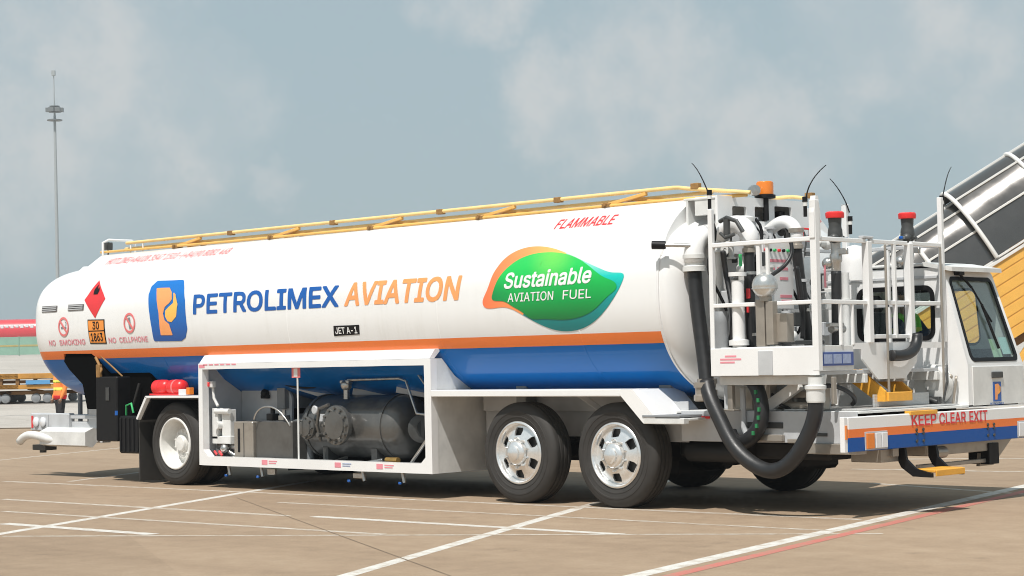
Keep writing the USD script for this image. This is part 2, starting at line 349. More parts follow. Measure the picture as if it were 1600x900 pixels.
apron = thing('apron', (0, 0, 0), kind='structure')
put(apron, 'concrete_surface', ground_strip([-60, -30, -10, 5, 20, 35, 43, 44.5, 46, 48, 49.5], np.linspace(-120, 120, 13)), APRON, smooth=False)
taxi = thing('taxiway', (0, 0, 0), kind='structure')
put(taxi, 'concrete_surface', ground_strip([49.5, 55, 60, 80, 120, 180, 260, 333, 500, 1200, 3000], np.linspace(-2400, 2400, 9)), FAR, smooth=False)
put(taxi, 'drain_joint', ground_strip([49.3, 49.62], np.linspace(-60, 60, 7)).apply_translation((0, 0, 0.012)), JOINT, smooth=False)
for s in (57, 66, 84, 104, 135):
    put(taxi, 'slab_joint', ground_strip([s, s + 0.09], np.linspace(-80, 80, 7)).apply_translation((0, 0, 0.008)), MGREY, smooth=False)
def strip(p, q, w, z=0.004):
    p, q = np.array(p, float), np.array(q, float); d = (q - p) / np.linalg.norm(q - p); n = np.array([-d[1], d[0]]) * w / 2
    k = max(2, int(np.linalg.norm(q - p) / 2)); t = np.linspace(0, 1, k)[:, None]; c = p + (q - p) * t
    v = np.vstack([np.c_[c - n, np.full(k, z)], np.c_[c + n, np.full(k, z)]]); f = []
    for i in range(k - 1): f += [(i, i + 1, k + i + 1), (i, k + i + 1, k + i)]
    m = trimesh.Trimesh(v, f, process=False)
    if m.face_normals[0][2] < 0: m.invert()
    return m
LINES = [  # from, to, width, look
    ((-2.3, -6.9), (-6.75, 1.6), 0.13, LINEW), ((3.3, -7.5), (-0.34, -0.18), 0.13, LINEW), ((-0.34, -0.18), (-3.2, 5.4), 0.11, LINEP),
    ((5.05, -8.3), (1.75, 5.9), 0.16, LINEW), ((-14.5, 8.5), (-9.9, -0.2), 0.10, LINEP), ((-20.0, 9.0), (-14.2, -2.0), 0.10, LINEP)]
LONG = [((5, 752), (1345, 812), .07, LINEP), ((5, 780), (450, 806), .075, LINEP), ((490, 807), (972, 835), .085, LINEW), ((5, 799), (600, 835), .06, LINEP),
        ((5, 818), (240, 835), .10, LINEW), ((5, 838), (1380, 834), .05, LINEP), ((435, 785), (1310, 830), .05, LINEP), ((1360, 755), (1640, 775), .06, LINEP),
        ((1330, 718), (1640, 716), .10, LINEP), ((1330, 733), (1640, 738), .08, LINEP)]
def on_ground(px, py):
    d = FWD + (px - 800) / 2963.08 * RIGHT - (py - 450) / 2963.08 * UP
    return (CAM + d * (-CAM[2] / d[2]))[:2]
for a, b, w, m in LONG: LINES.append((on_ground(*a), on_ground(*b), w * 1.5, m))
for k, (p, q, w, m) in enumerate(LINES):
    put(apron, 'painted_line', strip(p, q, w, 0.0004 + 0.00008 * k), m, smooth=False)
put(apron, 'red_line', strip((5.3, -8.3), (2.0, 5.9), 0.12, 0.0019), LINER, smooth=False)
put(apron, 'expansion_joint', strip(on_ground(370, 778), on_ground(720, 906), 0.014, 0.0022), JOINT, smooth=False)

# ================================================================ the fuel truck
TY = 1.62
truck = thing('fuel_truck', (-4.4, TY, 0), 'long white airport fuel tanker truck with orange and blue stripe and caged lift platform', 'fuel truck')
ZC, TA, TBU, TBL, NU, NL = 2.24, 1.62, 0.84, 1.18, 2.9, 2.4
def tank_ring(x, s, n=112):
    a = np.linspace(0, 2 * np.pi, n, endpoint=False); c, d = np.cos(a), np.sin(a)
    e = np.where(d >= 0, 2 / NU, 2 / NL)
    y = TY + s * TA * np.sign(c) * np.abs(c) ** e
    z = ZC + s * np.where(d >= 0, TBU, TBL) * np.sign(d) * np.abs(d) ** e
    return np.c_[np.full(n, x), y, z]
X0, XF, CAPL, CAPP = -10.85, 0.68, 0.74, 2.5
def cap_s(x):
    u = np.clip((X0 - x) / CAPL, 0, 1); return (1 - u ** CAPP) ** (1 / CAPP)
COAM = [(.048, 2.60), (.064, 2.66), (.085, 2.72), (.115, 2.78), (.15, 2.84), (.20, 2.905), (.26, 2.97), (.33, 3.03), (.40, 3.08), (.48, 3.137), (.56, 3.19)]
def tank_y(x, z, off=0.004):
    """y of the near side of the tank at (x, z), a little proud"""
    s = np.maximum(cap_s(x), .3) ; v = np.abs(z - ZC) / (s * np.where(z > ZC, TBU, TBL)); n = np.where(z > ZC, NU, NL)
    v = np.minimum(v, .995)
    y = TY - s * TA * (1 - v ** n) ** (1 / n)
    c = np.interp(z, [q[1] for q in COAM], [q[0] for q in COAM])
    return np.where((x > -10.12) & (x < XF) & (z > 2.585), np.minimum(y, c), y) - off
xs = list(np.linspace(XF, X0, 12)) + [X0 - CAPL * math.sin(t) for t in np.linspace(.08, math.pi / 2, 22)]
shell = skin(np.array([tank_ring(x, max(float(cap_s(x)), .012)) for x in xs]))
cut = prism([(-10.42, 1.785), (-9.72, 1.775), (-9.60, 1.70), (-9.20, 0.9), (-9.9, 0.9), (-10.0, 1.34), (-10.34, 1.56), (-10.47, 1.68)], 'y', -.5, 1.3)
shell = unmf(mf(welded(shell)) - mf(welded(cut)))
tank = put(truck, 'tank_shell', shell, LIVERY, 50)
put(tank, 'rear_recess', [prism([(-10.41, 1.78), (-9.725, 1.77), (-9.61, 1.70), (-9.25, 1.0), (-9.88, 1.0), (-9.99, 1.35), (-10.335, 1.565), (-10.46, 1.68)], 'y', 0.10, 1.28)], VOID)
hs = [tank_ring(XF + .002, .997), tank_ring(XF + .03, .997)]
for t in np.linspace(.12, math.pi / 2, 16):
    hs.append(tank_ring(XF + .03 + .34 * math.sin(t), max(math.cos(t) ** (2 / 2.6), .01)))
put(truck, 'tank_head', skin(np.array(hs)), WHITE, 50)
seam = [tank_ring(x, sc) for x, sc in ((XF - .012, 1.0), (XF - .012, 1.006), (XF + .012, 1.006), (XF + .012, .99))]
put(truck, 'tank_seam', skin(np.array(seam), close=False), WHITE, 30)
for wx in (-8.05, -5.3, -2.6, -.45):      # welded strakes, barely proud
    put(tank, 'weld_seam', skin(np.array([tank_ring(wx - .012, 1.0), tank_ring(wx - .008, 1.0022), tank_ring(wx + .008, 1.0022), tank_ring(wx + .012, 1.0)]), close=False), LIVERY, 30)
# walkway coaming along the top
coam = thing('walkway_coaming', parent=truck)
outer = [(y + .001, z) for y, z in COAM]
inner_ = [(y + .05, z - .005) for y, z in reversed(COAM)]
put(coam, 'side_wall', prism(outer + [(.62, 3.192)] + inner_, 'x', -10.12, .70), WHITE, 40)
put(coam, 'side_wall', prism([(2 * TY - y, z) for y, z in outer + [(.62, 3.192)] + inner_], 'x', -10.12, .70), WHITE, 40)
full_ = [(y + .003, z - .002) for y, z in COAM]; full_ += [(2 * TY - y, z) for y, z in reversed(full_)]
put(coam, 'end_wall', [prism(full_, 'x', -10.17, -10.10), prism([(y, z) for y, z in full_ if z < 3.06], 'x', -10.30, -10.171)], WHITE, False)
put(coam, 'walkway_floor', box(-10.05, .7, .58, 2.66, 3.10, 3.14), OFFWHITE)
put(coam, 'drain_pipe', cyl((-10.36, .75, 2.98), (-10.28, .75, 2.98), .05), MGREY)
for x in (-8.9, -7.0, -5.1, -3.2, -1.3):
    put(truck, 'manhole_cover', [lathe([(0, 0), (.28, 0), (.30, .02), (.30, .06), (.26, .09), (0, .10)], (x, TY, 3.12), (0, 0, 1), 28)], LGREY)

# folded yellow handrails on the tank top
rails = thing('folded_handrail', parent=truck)
for y, nm in ((.6, 'near'), (2.62, 'far')):
    put(rails, 'rail_tube', tube([(-9.6, y, 3.335), (.42, y, 3.335), (.50, y, 3.33), (.62, y, 3.31), (1.42 if y < 1 else .65, y, 3.21 if y < 1 else 3.30)], .022, 10), PALEYEL, True)
    put(rails, 'rail_tube', tube([(-9.7, y + .05, 3.26), (.9 if y < 1 else .3, y + .05, 3.255)], .020, 10), PALEYEL, True)
    put(rails, 'rail_tube', tube([(-10.2, y - .03, 3.235), (-7.2, y - .03, 3.215), (.6, y - .03, 3.205), (1.36 if y < 1 else .61, y + .03, 3.19)], .018, 10), YELLOW, True)
    for x in (-8.15, -6.05, -4.1, -2.2, -.25):
        put(rails, 'stanchion', [bar((x - .28, y, 3.215), (x + .3, y, 3.30), .05, .035), bar((x - .02, y + .02, 3.20), (x + .55, y + .05, 3.255), .03, .03)], YELLOW)
        put(rails, 'hinge_block', [box(x - .30, x - .18, y - .05, y + .06, 3.19, 3.235), cyl((x - .24, y - .07, 3.225), (x - .24, y + .07, 3.225), .018, n=12)], BROWN)
        put(rails, 'clamp_pin', [box(x + .92, x + 1.02, y - .03, y + .04, 3.30, 3.36), box(x + .34, x + .39, y - .04, y + .03, 3.19, 3.225)], BROWN)
put(truck, 'rear_grab_hoop', [tube([(-10.12, .55, 3.18), (-10.12, .55, 3.37), (-10.08, .62, 3.41), (-10.08, 1.02, 3.41), (-10.10, 1.08, 3.37), (-10.10, 1.08, 3.18)], .018, 10), tube([(-9.5, .6, 3.18), (-9.5, .6, 3.30)], .012), tube([(-9.2, .6, 3.18), (-9.2, .6, 3.32)], .012)], WHITE, True)
put(truck, 'work_lamp', [box(-10.22, -10.12, .62, .72, 3.27, 3.38), cyl((-10.17, .67, 3.17), (-10.17, .67, 3.28), .012)], DGREY)

put(coam, 'front_wall', [prism(full_, 'x', .64, .705)], WHITE, False)

# ---- printed marks on the tank
def on_tank(v2, f, off=0.004, size=0.09):
    v3 = np.c_[v2, np.zeros(len(v2))]
    v3, f = trimesh.remesh.subdivide_to_size(v3, f, size, max_iter=12)
    return trimesh.Trimesh(np.c_[v3[:, 0], tank_y(v3[:, 0], v3[:, 1], off), v3[:, 1]], f, process=False)
def facing(m):
    if m.face_normals[:, 1].mean() > 0: m.invert()
    return m
def decal(parent, name, pts, material, off=0.004, **k):
    g = sg.Polygon(pts) if not hasattr(pts, 'geom_type') else pts
    ms = [on_tank(*tri2(q), off=off) for q in getattr(g, 'geoms', [g])]
    return put(parent, name, facing(trimesh.util.concatenate(ms)), material, True, **k)
def tank_text(parent, name, text, x0, x1, z0, z1, material, shear=0.0, bold=True, off=0.004, fat=0.0):
    v, f = fit_text(text, x0, x1, z0, z1, shear, bold, fat)
    return put(parent, name, facing(on_tank(v, f, off)), material, True)
def smoothed(pts, r=.02):
    return sg.Polygon(pts).buffer(r).buffer(-2 * r).buffer(r)
tank_text(truck, 'company_lettering', 'PETROLIMEX', -7.22, -4.30, 2.24, 2.508, LETBLUE, fat=.012)
tank_text(truck, 'division_lettering', 'AVIATION', -4.20, -2.18, 2.245, 2.53, LORANGE, shear=.20, fat=.012)
LOGO = [(-8.256, 2.549), (-8.235, 2.653), (-8.125, 2.727), (-7.521, 2.713), (-7.475, 2.608), (-7.405, 2.44), (-7.36, 2.06), (-7.421, 1.948), (-7.518, 1.906), (-8.146, 1.913), (-8.158, 2.081)]
LP = [(-8.099, 2.628), (-7.798, 2.621), (-7.723, 2.554), (-7.693, 2.463), (-7.749, 2.414), (-7.844, 2.366), (-7.884, 2.278), (-7.847, 2.187), (-7.751, 2.134), (-7.691, 1.986), (-7.961, 1.992), (-7.982, 2.281), (-8.063, 2.542)]
LD = [(-7.699, 2.566), (-7.629, 2.525), (-7.561, 2.395), (-7.589, 2.23), (-7.696, 2.158), (-7.782, 2.173), (-7.837, 2.238), (-7.834, 2.315), (-7.756, 2.363), (-7.662, 2.411), (-7.668, 2.5)]
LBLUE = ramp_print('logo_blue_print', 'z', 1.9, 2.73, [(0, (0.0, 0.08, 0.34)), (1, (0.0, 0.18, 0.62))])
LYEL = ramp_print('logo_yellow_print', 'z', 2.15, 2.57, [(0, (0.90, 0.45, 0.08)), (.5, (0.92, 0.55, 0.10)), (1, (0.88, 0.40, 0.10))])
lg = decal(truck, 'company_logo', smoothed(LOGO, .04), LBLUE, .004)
decal(lg, 'letter_mark', smoothed(LP, .012), LORANGE, .008)
decal(lg, 'flame_drop', smoothed(LD, .012), LYEL, .008)
LEAF = [(-1.848, 2.204), (-1.783, 2.328), (-1.691, 2.526), (-1.564, 2.673), (-1.417, 2.762), (-1.185, 2.787), (-1.01, 2.784), (-0.809, 2.753), (-0.618, 2.685), (-0.363, 2.591), (-0.082, 2.492), (0.088, 2.448), (0.228, 2.418), (0.2, 2.342), (0.113, 2.216), (-0.051, 2.056), (-0.225, 1.942), (-0.4, 1.881), (-0.57, 1.855), (-0.78, 1.873), (-0.969, 1.927), (-1.159, 2.012), (-1.29, 2.072), (-1.548, 2.143), (-1.84, 2.178)]
GREEN = [(-1.697, 2.242), (-1.676, 2.323), (-1.61, 2.446), (-1.498, 2.568), (-1.328, 2.661), (-1.11, 2.712), (-0.908, 2.714), (-0.618, 2.685), (-0.44, 2.614), (-0.193, 2.491), (-0.011, 2.393), (0.124, 2.328), (0.134, 2.297), (0.034, 2.219), (-0.16, 2.095), (-0.327, 2.017), (-0.493, 1.986), (-0.757, 1.988), (-0.957, 1.994), (-1.125, 2.011), (-1.238, 2.077), (-1.39, 2.15), (-1.547, 2.212)]
def curve(pts, n=160):
    from scipy.interpolate import splprep, splev
    p = np.array(pts + [pts[0]]); tck, _ = splprep(p.T, s=2e-4, per=True); return sg.Polygon(np.array(splev(np.linspace(0, 1, n), tck)).T)
leaf, green = curve(LEAF), curve(GREEN)
left = leaf.intersection(sg.Polygon([(-3, 1), (-1.75, 1.5), (-.30, 3.05), (-.5, 4), (-3, 4)])); right = leaf.difference(left.buffer(1e-4))
em = thing('fuel_emblem', parent=truck)
decal(em, 'orange_border', left, ramp_print('emblem_orange_print', 'x', -1.85 + 4.4, -.6 + 4.4, [(0, (0.90, 0.19, 0.07)), (.5, (0.92, 0.32, 0.10)), (.9, (0.92, 0.52, 0.13)), (1, (0.85, 0.62, 0.15))]), .004)
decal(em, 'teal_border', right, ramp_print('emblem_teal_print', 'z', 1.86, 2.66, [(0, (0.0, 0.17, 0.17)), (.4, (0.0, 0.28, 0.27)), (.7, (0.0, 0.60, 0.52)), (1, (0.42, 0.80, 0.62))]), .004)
GRN = mat('emblem_green_print', {'tc': ('texture_coordinate', {}), 's': ('separate_xyz', {}), 'm': ('map_range', {'from_min': 1.98, 'from_max': 2.72, 'clamp': True}),
    'r': ('rgb_ramp', {'ramp': [(0, (0.0, 0.165, 0.04)), (.35, (0.0, 0.36, 0.06)), (.65, (0.005, 0.52, 0.08)), (1, (0.03, 0.60, 0.11))]}),
    'd': ('vector_math', {'math_type': 'distance', 'vector2': (-.82 + 4.4, -1.55, 2.70)}), 'dm': ('map_range', {'range_type': 'smoothstep', 'from_min': 0.0, 'from_max': 0.42, 'to_min': 0.85, 'to_max': 0.0, 'clamp': True}),
    'x': ('map_range', {'from_min': -1.7 + 4.4, 'from_max': -1.3 + 4.4, 'to_min': 0.55, 'to_max': 0.0, 'clamp': True}), 'lo': ('map_range', {'from_min': 2.3, 'from_max': 2.5, 'to_min': 1.0, 'to_max': 0.0, 'clamp': True}),
    'xm': ('math', {'math_type': 'multiply'}), 'k': ('mix_color', {'b': (0.0, 0.17, 0.06)}), 'l': ('mix_color', {'b': (0.17, 0.68, 0.10)}), 'p': ('principled_bsdf', {'roughness': 0.32, 'coat_weight': 0.3})},
    [('tc.object', 's.vector'), ('s.z', 'm.value'), ('m.result', 'r.fac'), ('tc.object', 'd.vector1'), ('d.value', 'dm.value'), ('s.x', 'x.value'), ('s.z', 'lo.value'), ('x.result', 'xm.value1'), ('lo.result', 'xm.value2'),
     ('xm.value', 'k.fac'), ('r.color', 'k.a'), ('k.result', 'l.a'), ('dm.result', 'l.fac'), ('l.result', 'p.base_color')])
decal(em, 'green_leaf', green, GRN, .008)
PRINTW = paint('white_print', (0.82, 0.82, 0.81), 0.35, var=0.03)
def tt2(text, x0, x1, z0a, z0b, h, shear, name, bold):
    v, f = fit_text(text, 0, 1, 0, 1, 0, bold, .008 if bold else .006)
    x = x0 + v[:, 0] * (x1 - x0) + v[:, 1] * shear * h; z = z0a + (z0b - z0a) * v[:, 0] + v[:, 1] * h
    put(em, name, facing(on_tank(np.c_[x, z], f, .012)), PRINTW, True)
tt2('Sustainable', -1.515, -.235, 2.338, 2.352, .185, .22, 'upper_lettering', True)
tt2('AVIATION', -1.45, -.77, 2.195, 2.195, .098, .10, 'lower_lettering', False)
tt2('FUEL', -.63, -.225, 2.195, 2.195, .098, .10, 'lower_lettering', False)
# Jet plate
jp = decal(truck, 'fuel_grade_plate', [(-4.43, 1.895), (-3.96, 1.905), (-3.945, 2.018), (-4.415, 2.018)], BLACK, .004)
tank_text(jp, 'plate_lettering', 'JET A-1', -4.39, -3.99, 1.918, 1.998, PRINTW, off=.008)
# hazard diamond and plate
dm = decal(truck, 'hazard_diamond', [(-9.57, 2.80), (-9.28, 2.53), (-9.50, 2.265), (-9.80, 2.53)], FADERED if False else RED, .004)
fl = [(-9.60, 2.60), (-9.50, 2.60), (-9.47, 2.66), (-9.49, 2.70), (-9.52, 2.67), (-9.53, 2.74), (-9.58, 2.69), (-9.60, 2.66)]
decal(dm, 'flame_symbol', fl, BLACK, .008)
hp = decal(truck, 'hazard_plate', [(-9.69, 2.252), (-9.27, 2.245), (-9.265, 1.905), (-9.675, 1.912)], BLACK, .004)
decal(hp, 'plate_field', [(-9.67, 2.235), (-9.29, 2.228), (-9.287, 2.095), (-9.665, 2.095)], HAZORANGE, .008)
decal(hp, 'plate_field', [(-9.663, 2.078), (-9.287, 2.078), (-9.284, 1.922), (-9.658, 1.927)], HAZORANGE, .008)
tank_text(hp, 'plate_number', '30', -9.56, -9.40, 2.108, 2.22, BLACK, off=.012)
tank_text(hp, 'plate_number', '1863', -9.62, -9.33, 1.945, 2.06, BLACK, off=.012)
def ban_sign(name, cx, cz, glyph):
    s = thing(name, parent=truck)
    c = sg.Point(0, 0).buffer(1, quad_segs=16)
    def el(g, k=1): return sa.translate(sa.scale(g, .135 * k, .138 * k, origin=(0, 0)), cx, cz)
    decal(s, 'glyph', so.unary_union([el(g) for g in glyph]), MGREY, .004)
    ring = c.difference(c.buffer(-.22)); slash = sg.LineString([(-.6, .6), (.6, -.6)]).buffer(.12)
    decal(s, 'ban_ring', el(so.unary_union([ring, slash.intersection(c)])), FADERED, .008)
ban_sign('no_smoking_sign', -10.30, 2.168, [sg.box(-.5, -.22, .5, 0), sg.LineString([(.4, .1), (.5, .35), (.3, .5)]).buffer(.05)])
ban_sign('no_phone_sign', -8.67, 2.176, [sa.rotate(rrect(-.2, .2, -.6, .55, .1), 12)])
tank_text(truck, 'warning_lettering', 'NO', -10.72, -10.55, 1.905, 1.985, PINK)
tank_text(truck, 'warning_lettering', 'SMOKING', -10.45, -9.79, 1.905, 1.985, PINK)
tank_text(truck, 'warning_lettering', 'NO', -9.21, -9.03, 1.912, 1.988, PINK)
tank_text(truck, 'warning_lettering', 'CELLPHONE', -8.95, -8.28, 1.912, 1.988, PINK)
for x0, x1 in ((-10.87, -10.47), (-10.19, -9.79)):
    vg = decal(truck, 'vent_grille', [(x0, 2.392), (x1, 2.388), (x1, 2.475), (x0, 2.478)], GREYV, .006)
    for k in range(3):
        z = 2.40 + k * .026
        decal(vg, 'louvre', [(x0 + .015, z), (x1 - .015, z), (x1 - .015, z + .012), (x0 + .015, z + .012)], LGREY, .016)
tank_text(truck, 'hotline_lettering', 'HOTLINE(+84)28 3547 1503-(+84)90 8082 468', -9.74, -6.92, 3.012, 3.125, FADERED, -.15)
tank_text(truck, 'flammable_lettering', 'FLAMMABLE', -1.0, -.17, 2.975, 3.09, RED, -.15)

# ---- wheels
R = .55
def tyre_mesh(x, y0, w, s=1):
    """y0: the outer face; s=1 near side (outer face toward -y), -1 far side"""
    e = [(.325, .05), (.345, .022), (.36, .018), (.385, .010), (.387, .006), (.398, .004), (.400, .0075), (.44, .001), (.442, -.003), (.458, -.003), (.46, .001), (.49, .006), (.515, .018), (.533, .034), (.543, .046), (.55, .064)]
    g = []
    for c in (.32, .5, .68):
        a = w * c; g += [(.55, a - .012), (.538, a - .009), (.538, a + .009), (.55, a + .012)]
    prof = e + g + [(r, w - h) for r, h in reversed(e)] + [(.325, .05)]
    return skin(np.array(lathe_rings(prof, (x, y0, R), (0, s, 0), 72)), close=False)
def lathe_rings(prof, o, axis, n):
    d, s, t = frame_of(axis); o = np.array(o, float); a = np.linspace(0, 2 * np.pi, n, endpoint=False)
    c = np.cos(a)[:, None] * s + np.sin(a)[:, None] * t
    return [o + h * d + max(r, 1e-4) * c for r, h in prof]
def front_rim(x, y0, s=1):
    prof = [(.335, .045), (.345, .018), (.338, .008), (.325, .004), (.312, .012), (.300, .035), (.292, .055), (.270, .050), (.24, .034), (.20, .018), (.165, .006), (.150, .002), (.138, .012), (.135, .03)]
    back = [(r - .004, h + .02) for r, h in reversed(prof)]
    ring = skin(np.array(lathe_rings(prof + back + [prof[0]], (x, y0, R), (0, s, 0), 72)), close=False)
    m = mf(welded(ring))
    for k in range(6):
        a = k * math.pi / 3 + .52
        u, w = math.cos(a), math.sin(a)
        p = np.array([x + .238 * u, y0, R + .238 * w])
        hole = sg.Polygon([(-.040, -.036), (.044, -.046), (.052, .0), (.044, .030), (-.040, .026), (-.05, 0)]).buffer(.008)
        h = trimesh.creation.extrude_polygon(hole, .4, engine='earcut'); v = h.vertices.copy()
        h.vertices = np.c_[p[0] - v[:, 0] * w + v[:, 1] * u, p[1] + v[:, 2] - .2, p[2] + v[:, 0] * u + v[:, 1] * w]
        h = welded(h)
        m = m - mf(h)
    return unmf(m)
def lug_nuts(x, y, r, n, s=1, size=.016, L=.035):
    out = []
    for k in range(n):
        a = 2 * math.pi * (k + .5) / n
        p = np.array([x + r * math.cos(a), y, R + r * math.sin(a)])
        out.append(cyl(p, p - np.array([0, s * L, 0]), size, size * .8, n=6))
    return trimesh.util.concatenate(out)
def steer_wheel(x, y0, s):
    w = thing('steer_wheel', parent=truck)
    put(w, 'tyre', tyre_mesh(x, y0, .33, s), RUBBER, 40)
    put(w, 'rim', front_rim(x, y0, s), CHROME, 40)
    put(w, 'rim_well', lathe([(.285, .09), (.28, .20), (.12, .21), (0, .21)], (x, y0, R), (0, s, 0), 48), DGREY, 40)
    put(w, 'hub_cap', [lathe([(.137, .03), (.134, -.02), (.118, -.042), (.085, -.052), (.082, -.075), (.055, -.092), (0, -.096)], (x, y0, R), (0, s, 0), 36)], CHROME, 40)
    put(w, 'lug_nuts', lug_nuts(x, y0 + s * .004, .158, 10, s), CHROME, 30, kind='stuff')
def drive_wheel(x, y0, s):
    w = thing('drive_wheel', parent=truck)
    put(w, 'tyre', tyre_mesh(x, y0, .30, s), RUBBER, 40)
    put(w, 'tyre', tyre_mesh(x, y0 + s * .34, .30, s), RUBBER, 40)
    prof = [(.335, .05), (.345, .02), (.338, .008), (.325, .006), (.312, .016), (.305, .05), (.285, .20), (.270, .225), (.222, .215), (.205, .205), (.20, .165), (.185, .15), (.12, .145), (.115, .12), (0, .115)]
    put(w, 'rim', skin(np.array(lathe_rings(prof, (x, y0, R), (0, s, 0), 60)), close=False), RIMWHITE, 40)
    put(w, 'hub_cap', [lathe([(.105, .14), (.10, .10), (.09, .09), (0, .083)], (x, y0, R), (0, s, 0), 36)], RIMWHITE, 35)
    put(w, 'lug_nuts', lug_nuts(x, y0 + s * .15, .158, 10, s, .014, .025), RIMWHITE, 30, kind='stuff')
FARY = 3.22
for x in (0.0, -1.41):
    steer_wheel(x, 0.05, 1); steer_wheel(x, FARY, -1)
drive_wheel(-7.754, 0.05, 1); drive_wheel(-7.754, FARY, -1)

# ---- chassis
for y in (1.02, 2.12):
    put(truck, 'chassis_rail', [box(-11.3, 2.75, y, y + .10, .72, 1.0)], CHASSIS)
for x in (-10.8, -9.2, -6.6, -4.4, -2.4, -.7, 1.2, 2.4):
    put(truck, 'crossmember', box(x, x + .14, 1.125, 2.115, .76, .96), CHASSIS)
for x in (-7.754, -1.41, 0):
    put(truck, 'axle', [cyl((x, .3, R), (x, 2.92, R), .075), sphere((x, 1.62, R), (.24, .28, .24)), box(x - .14, x + .14, .93, 1.0, .45, .72), box(x - .14, x + .14, 2.25, 2.32, .45, .72)], CHASSIS)
    for y in (.90, 2.28):
        put(truck, 'leaf_spring', [bar((x - .62 + .05 * k, y, .80 - .022 * k), (x, y, .66 - .022 * k), .075, .018) for k in range(4)] + [bar((x + .62 - .05 * k, y, .80 - .022 * k), (x, y, .66 - .022 * k), .075, .018) for k in range(4)], CHASSIS)
for y in (.34, .58, 2.64, 2.88):
    pass
put(truck, 'drive_shaft', tube([(-7.5, 1.62, .58), (-2.2, 1.62, .72), (.6, 1.62, .70)], .055, 12), CHASSIS, True)
put(truck, 'engine', [box(.75, 2.2, 1.2, 2.05, .50, .95, .05), box(.9, 1.5, 1.3, 1.95, .36, .52, .04), cyl((.85, .9, .52), (.85, 1.2, .52), .10)], CHASSIS)
put(truck, 'engine_tray', [box(.45, 2.35, .55, 2.6, .52, .70, .03), box(-.6, .6, .75, .8, .5, .98)], CHASSIS)
put(truck, 'transfer_gearbox', [box(-.75, -.05, 1.1, 2.0, .24, .72, .06), cyl((-.1, 1.5, .45), (.35, 1.5, .46), .12)], CHASSIS)
put(truck, 'air_reservoir', [cyl((.65, .50, .58), (1.45, .50, .58), .10)], CHASSIS)
put(truck, 'exhaust_silencer', [cyl((-5.9, 1.55, .42), (-3.3, 1.55, .42), .14), tube([(-3.3, 1.5, .42), (-2.3, 1.3, .45), (-1.9, 1.3, .50)], .05)], CHASSIS)
put(truck, 'under_guard', [box(-6.9, -2.75, 1.12, 2.2, .30, .34), box(-6.9, -2.8, 2.7, 2.74, .3, 1.2), box(-2.6, .7, 2.35, 2.4, .62, .98)], CHASSIS)
put(truck, 'tank_cradle', [box(x, x + .16, .55, 2.7, 1.0, 1.36) for x in (-9.3, -6.2, -3.4, -1.9, .2)], MGREY)

# ---- pump compartment between the axles
pc = thing('pump_compartment', parent=truck)
BX0, BX1, BZ0, BZ1 = -7.06, -2.66, .29, 1.60
frame = sg.box(BX0, BZ0, BX1, BZ1).difference(sg.Polygon([(-6.975, 1.525), (-2.77, 1.525), (-2.77, .475), (-2.85, .405), (-6.87, .405), (-6.975, .49)]))
put(pc, 'frame', prism(frame, 'y', -.05, .05), WHITE, False)
put(pc, 'top_flange', prism([(-.048, 1.602), (.03, 1.602), (.16, 1.72), (.04, 1.705)], 'x', BX0 + .02, BX1 - .02), WHITE, False)
put(pc, 'side_panel', prism([(.05, .292), (1.05, .292), (1.05, 1.04), (.62, 1.22), (.33, 1.40), (.13, 1.60), (.05, 1.60)], 'x', BX1 - .03, BX1 - .002), OFFWHITE, False)
put(pc, 'side_panel', prism([(.05, .292), (1.05, .292), (1.05, 1.04), (.62, 1.22), (.33, 1.40), (.13, 1.60), (.05, 1.60)], 'x', BX0 + .002, BX0 + .03), LGREY, False)
put(pc, 'floor_panel', box(BX0 + .03, BX1 - .03, .05, 1.10, .30, .33), MGREY)
put(pc, 'back_panel', box(BX0 + .03, -5.2, 1.06, 1.09, .33, 1.15), LGREY)
put(pc, 'back_panel', box(-5.19, BX1 - .03, 1.08, 1.11, .33, 1.10), CHASSIS)
put(pc, 'rounded_bulkhead', prism(sg.Polygon([(-7.02, .7), (-5.98, .7), (-5.98, 1.15), (-6.05, 1.24), (-6.45, 1.50), (-7.02, 1.52)]).buffer(-.06).buffer(.06), 'y', .62, .65), LGREY, False)
put(pc, 'bracket_beam', [bar((-5.95, .55, 1.33), (-4.95, .95, 1.02), .05, .10), bar((-4.7, .55, 1.22), (-4.2, .9, 1.12), .04, .08), bar((-3.9, .55, 1.24), (-3.3, .9, 1.12), .04, .08)], LGREY)
put(pc, 'bracket_plate', [box(-5.45, -4.9, 1.0, 1.03, .88, 1.10), box(-6.1, -5.5, .8, .95, .86, .93)], LGREY)
put(pc, 'pressure_switch', [sphere((-6.48, .58, 1.20), .055), box(-6.55, -6.41, .56, .61, 1.13, 1.18)], BLACK)
put(pc, 'red_valve_handle', [bar((-5.35, .5, .95), (-5.05, .5, .95), .03, .03)], RED)
# stainless boxes
sb = put(pc, 'stainless_cabinet', box(-6.55, -6.16, .12, .55, .34, .85, .012), STAIN)
put(sb, 'pull_slot', box(-6.46, -6.42, .113, .121, .46, .76, .002), BLACK)
put(sb, 'door_seam', box(-6.345, -6.335, .115, .121, .36, .83, .001), DGREY)
put(pc, 'steel_cabinet', box(-6.15, -5.42, .16, .60, .34, .86, .012), GUN)
put(pc, 'valve_block', [box(-6.98, -6.86, .10, .20, .62, 1.02), box(-6.80, -6.62, .12, .22, .66, 1.0), cyl((-6.9, .1, .98), (-6.6, .1, .98), .035), box(-6.98, -6.6, .1, .22, .56, .66), cyl((-6.83, .05, .80), (-6.83, .14, .80), .05), bar((-6.99, .08, 1.33), (-6.90, .08, 1.33), .06, .08), tube([(-6.95, .1, 1.3), (-6.93, .1, 1.15), (-6.85, .1, 1.05)], .02)], OFFWHITE)
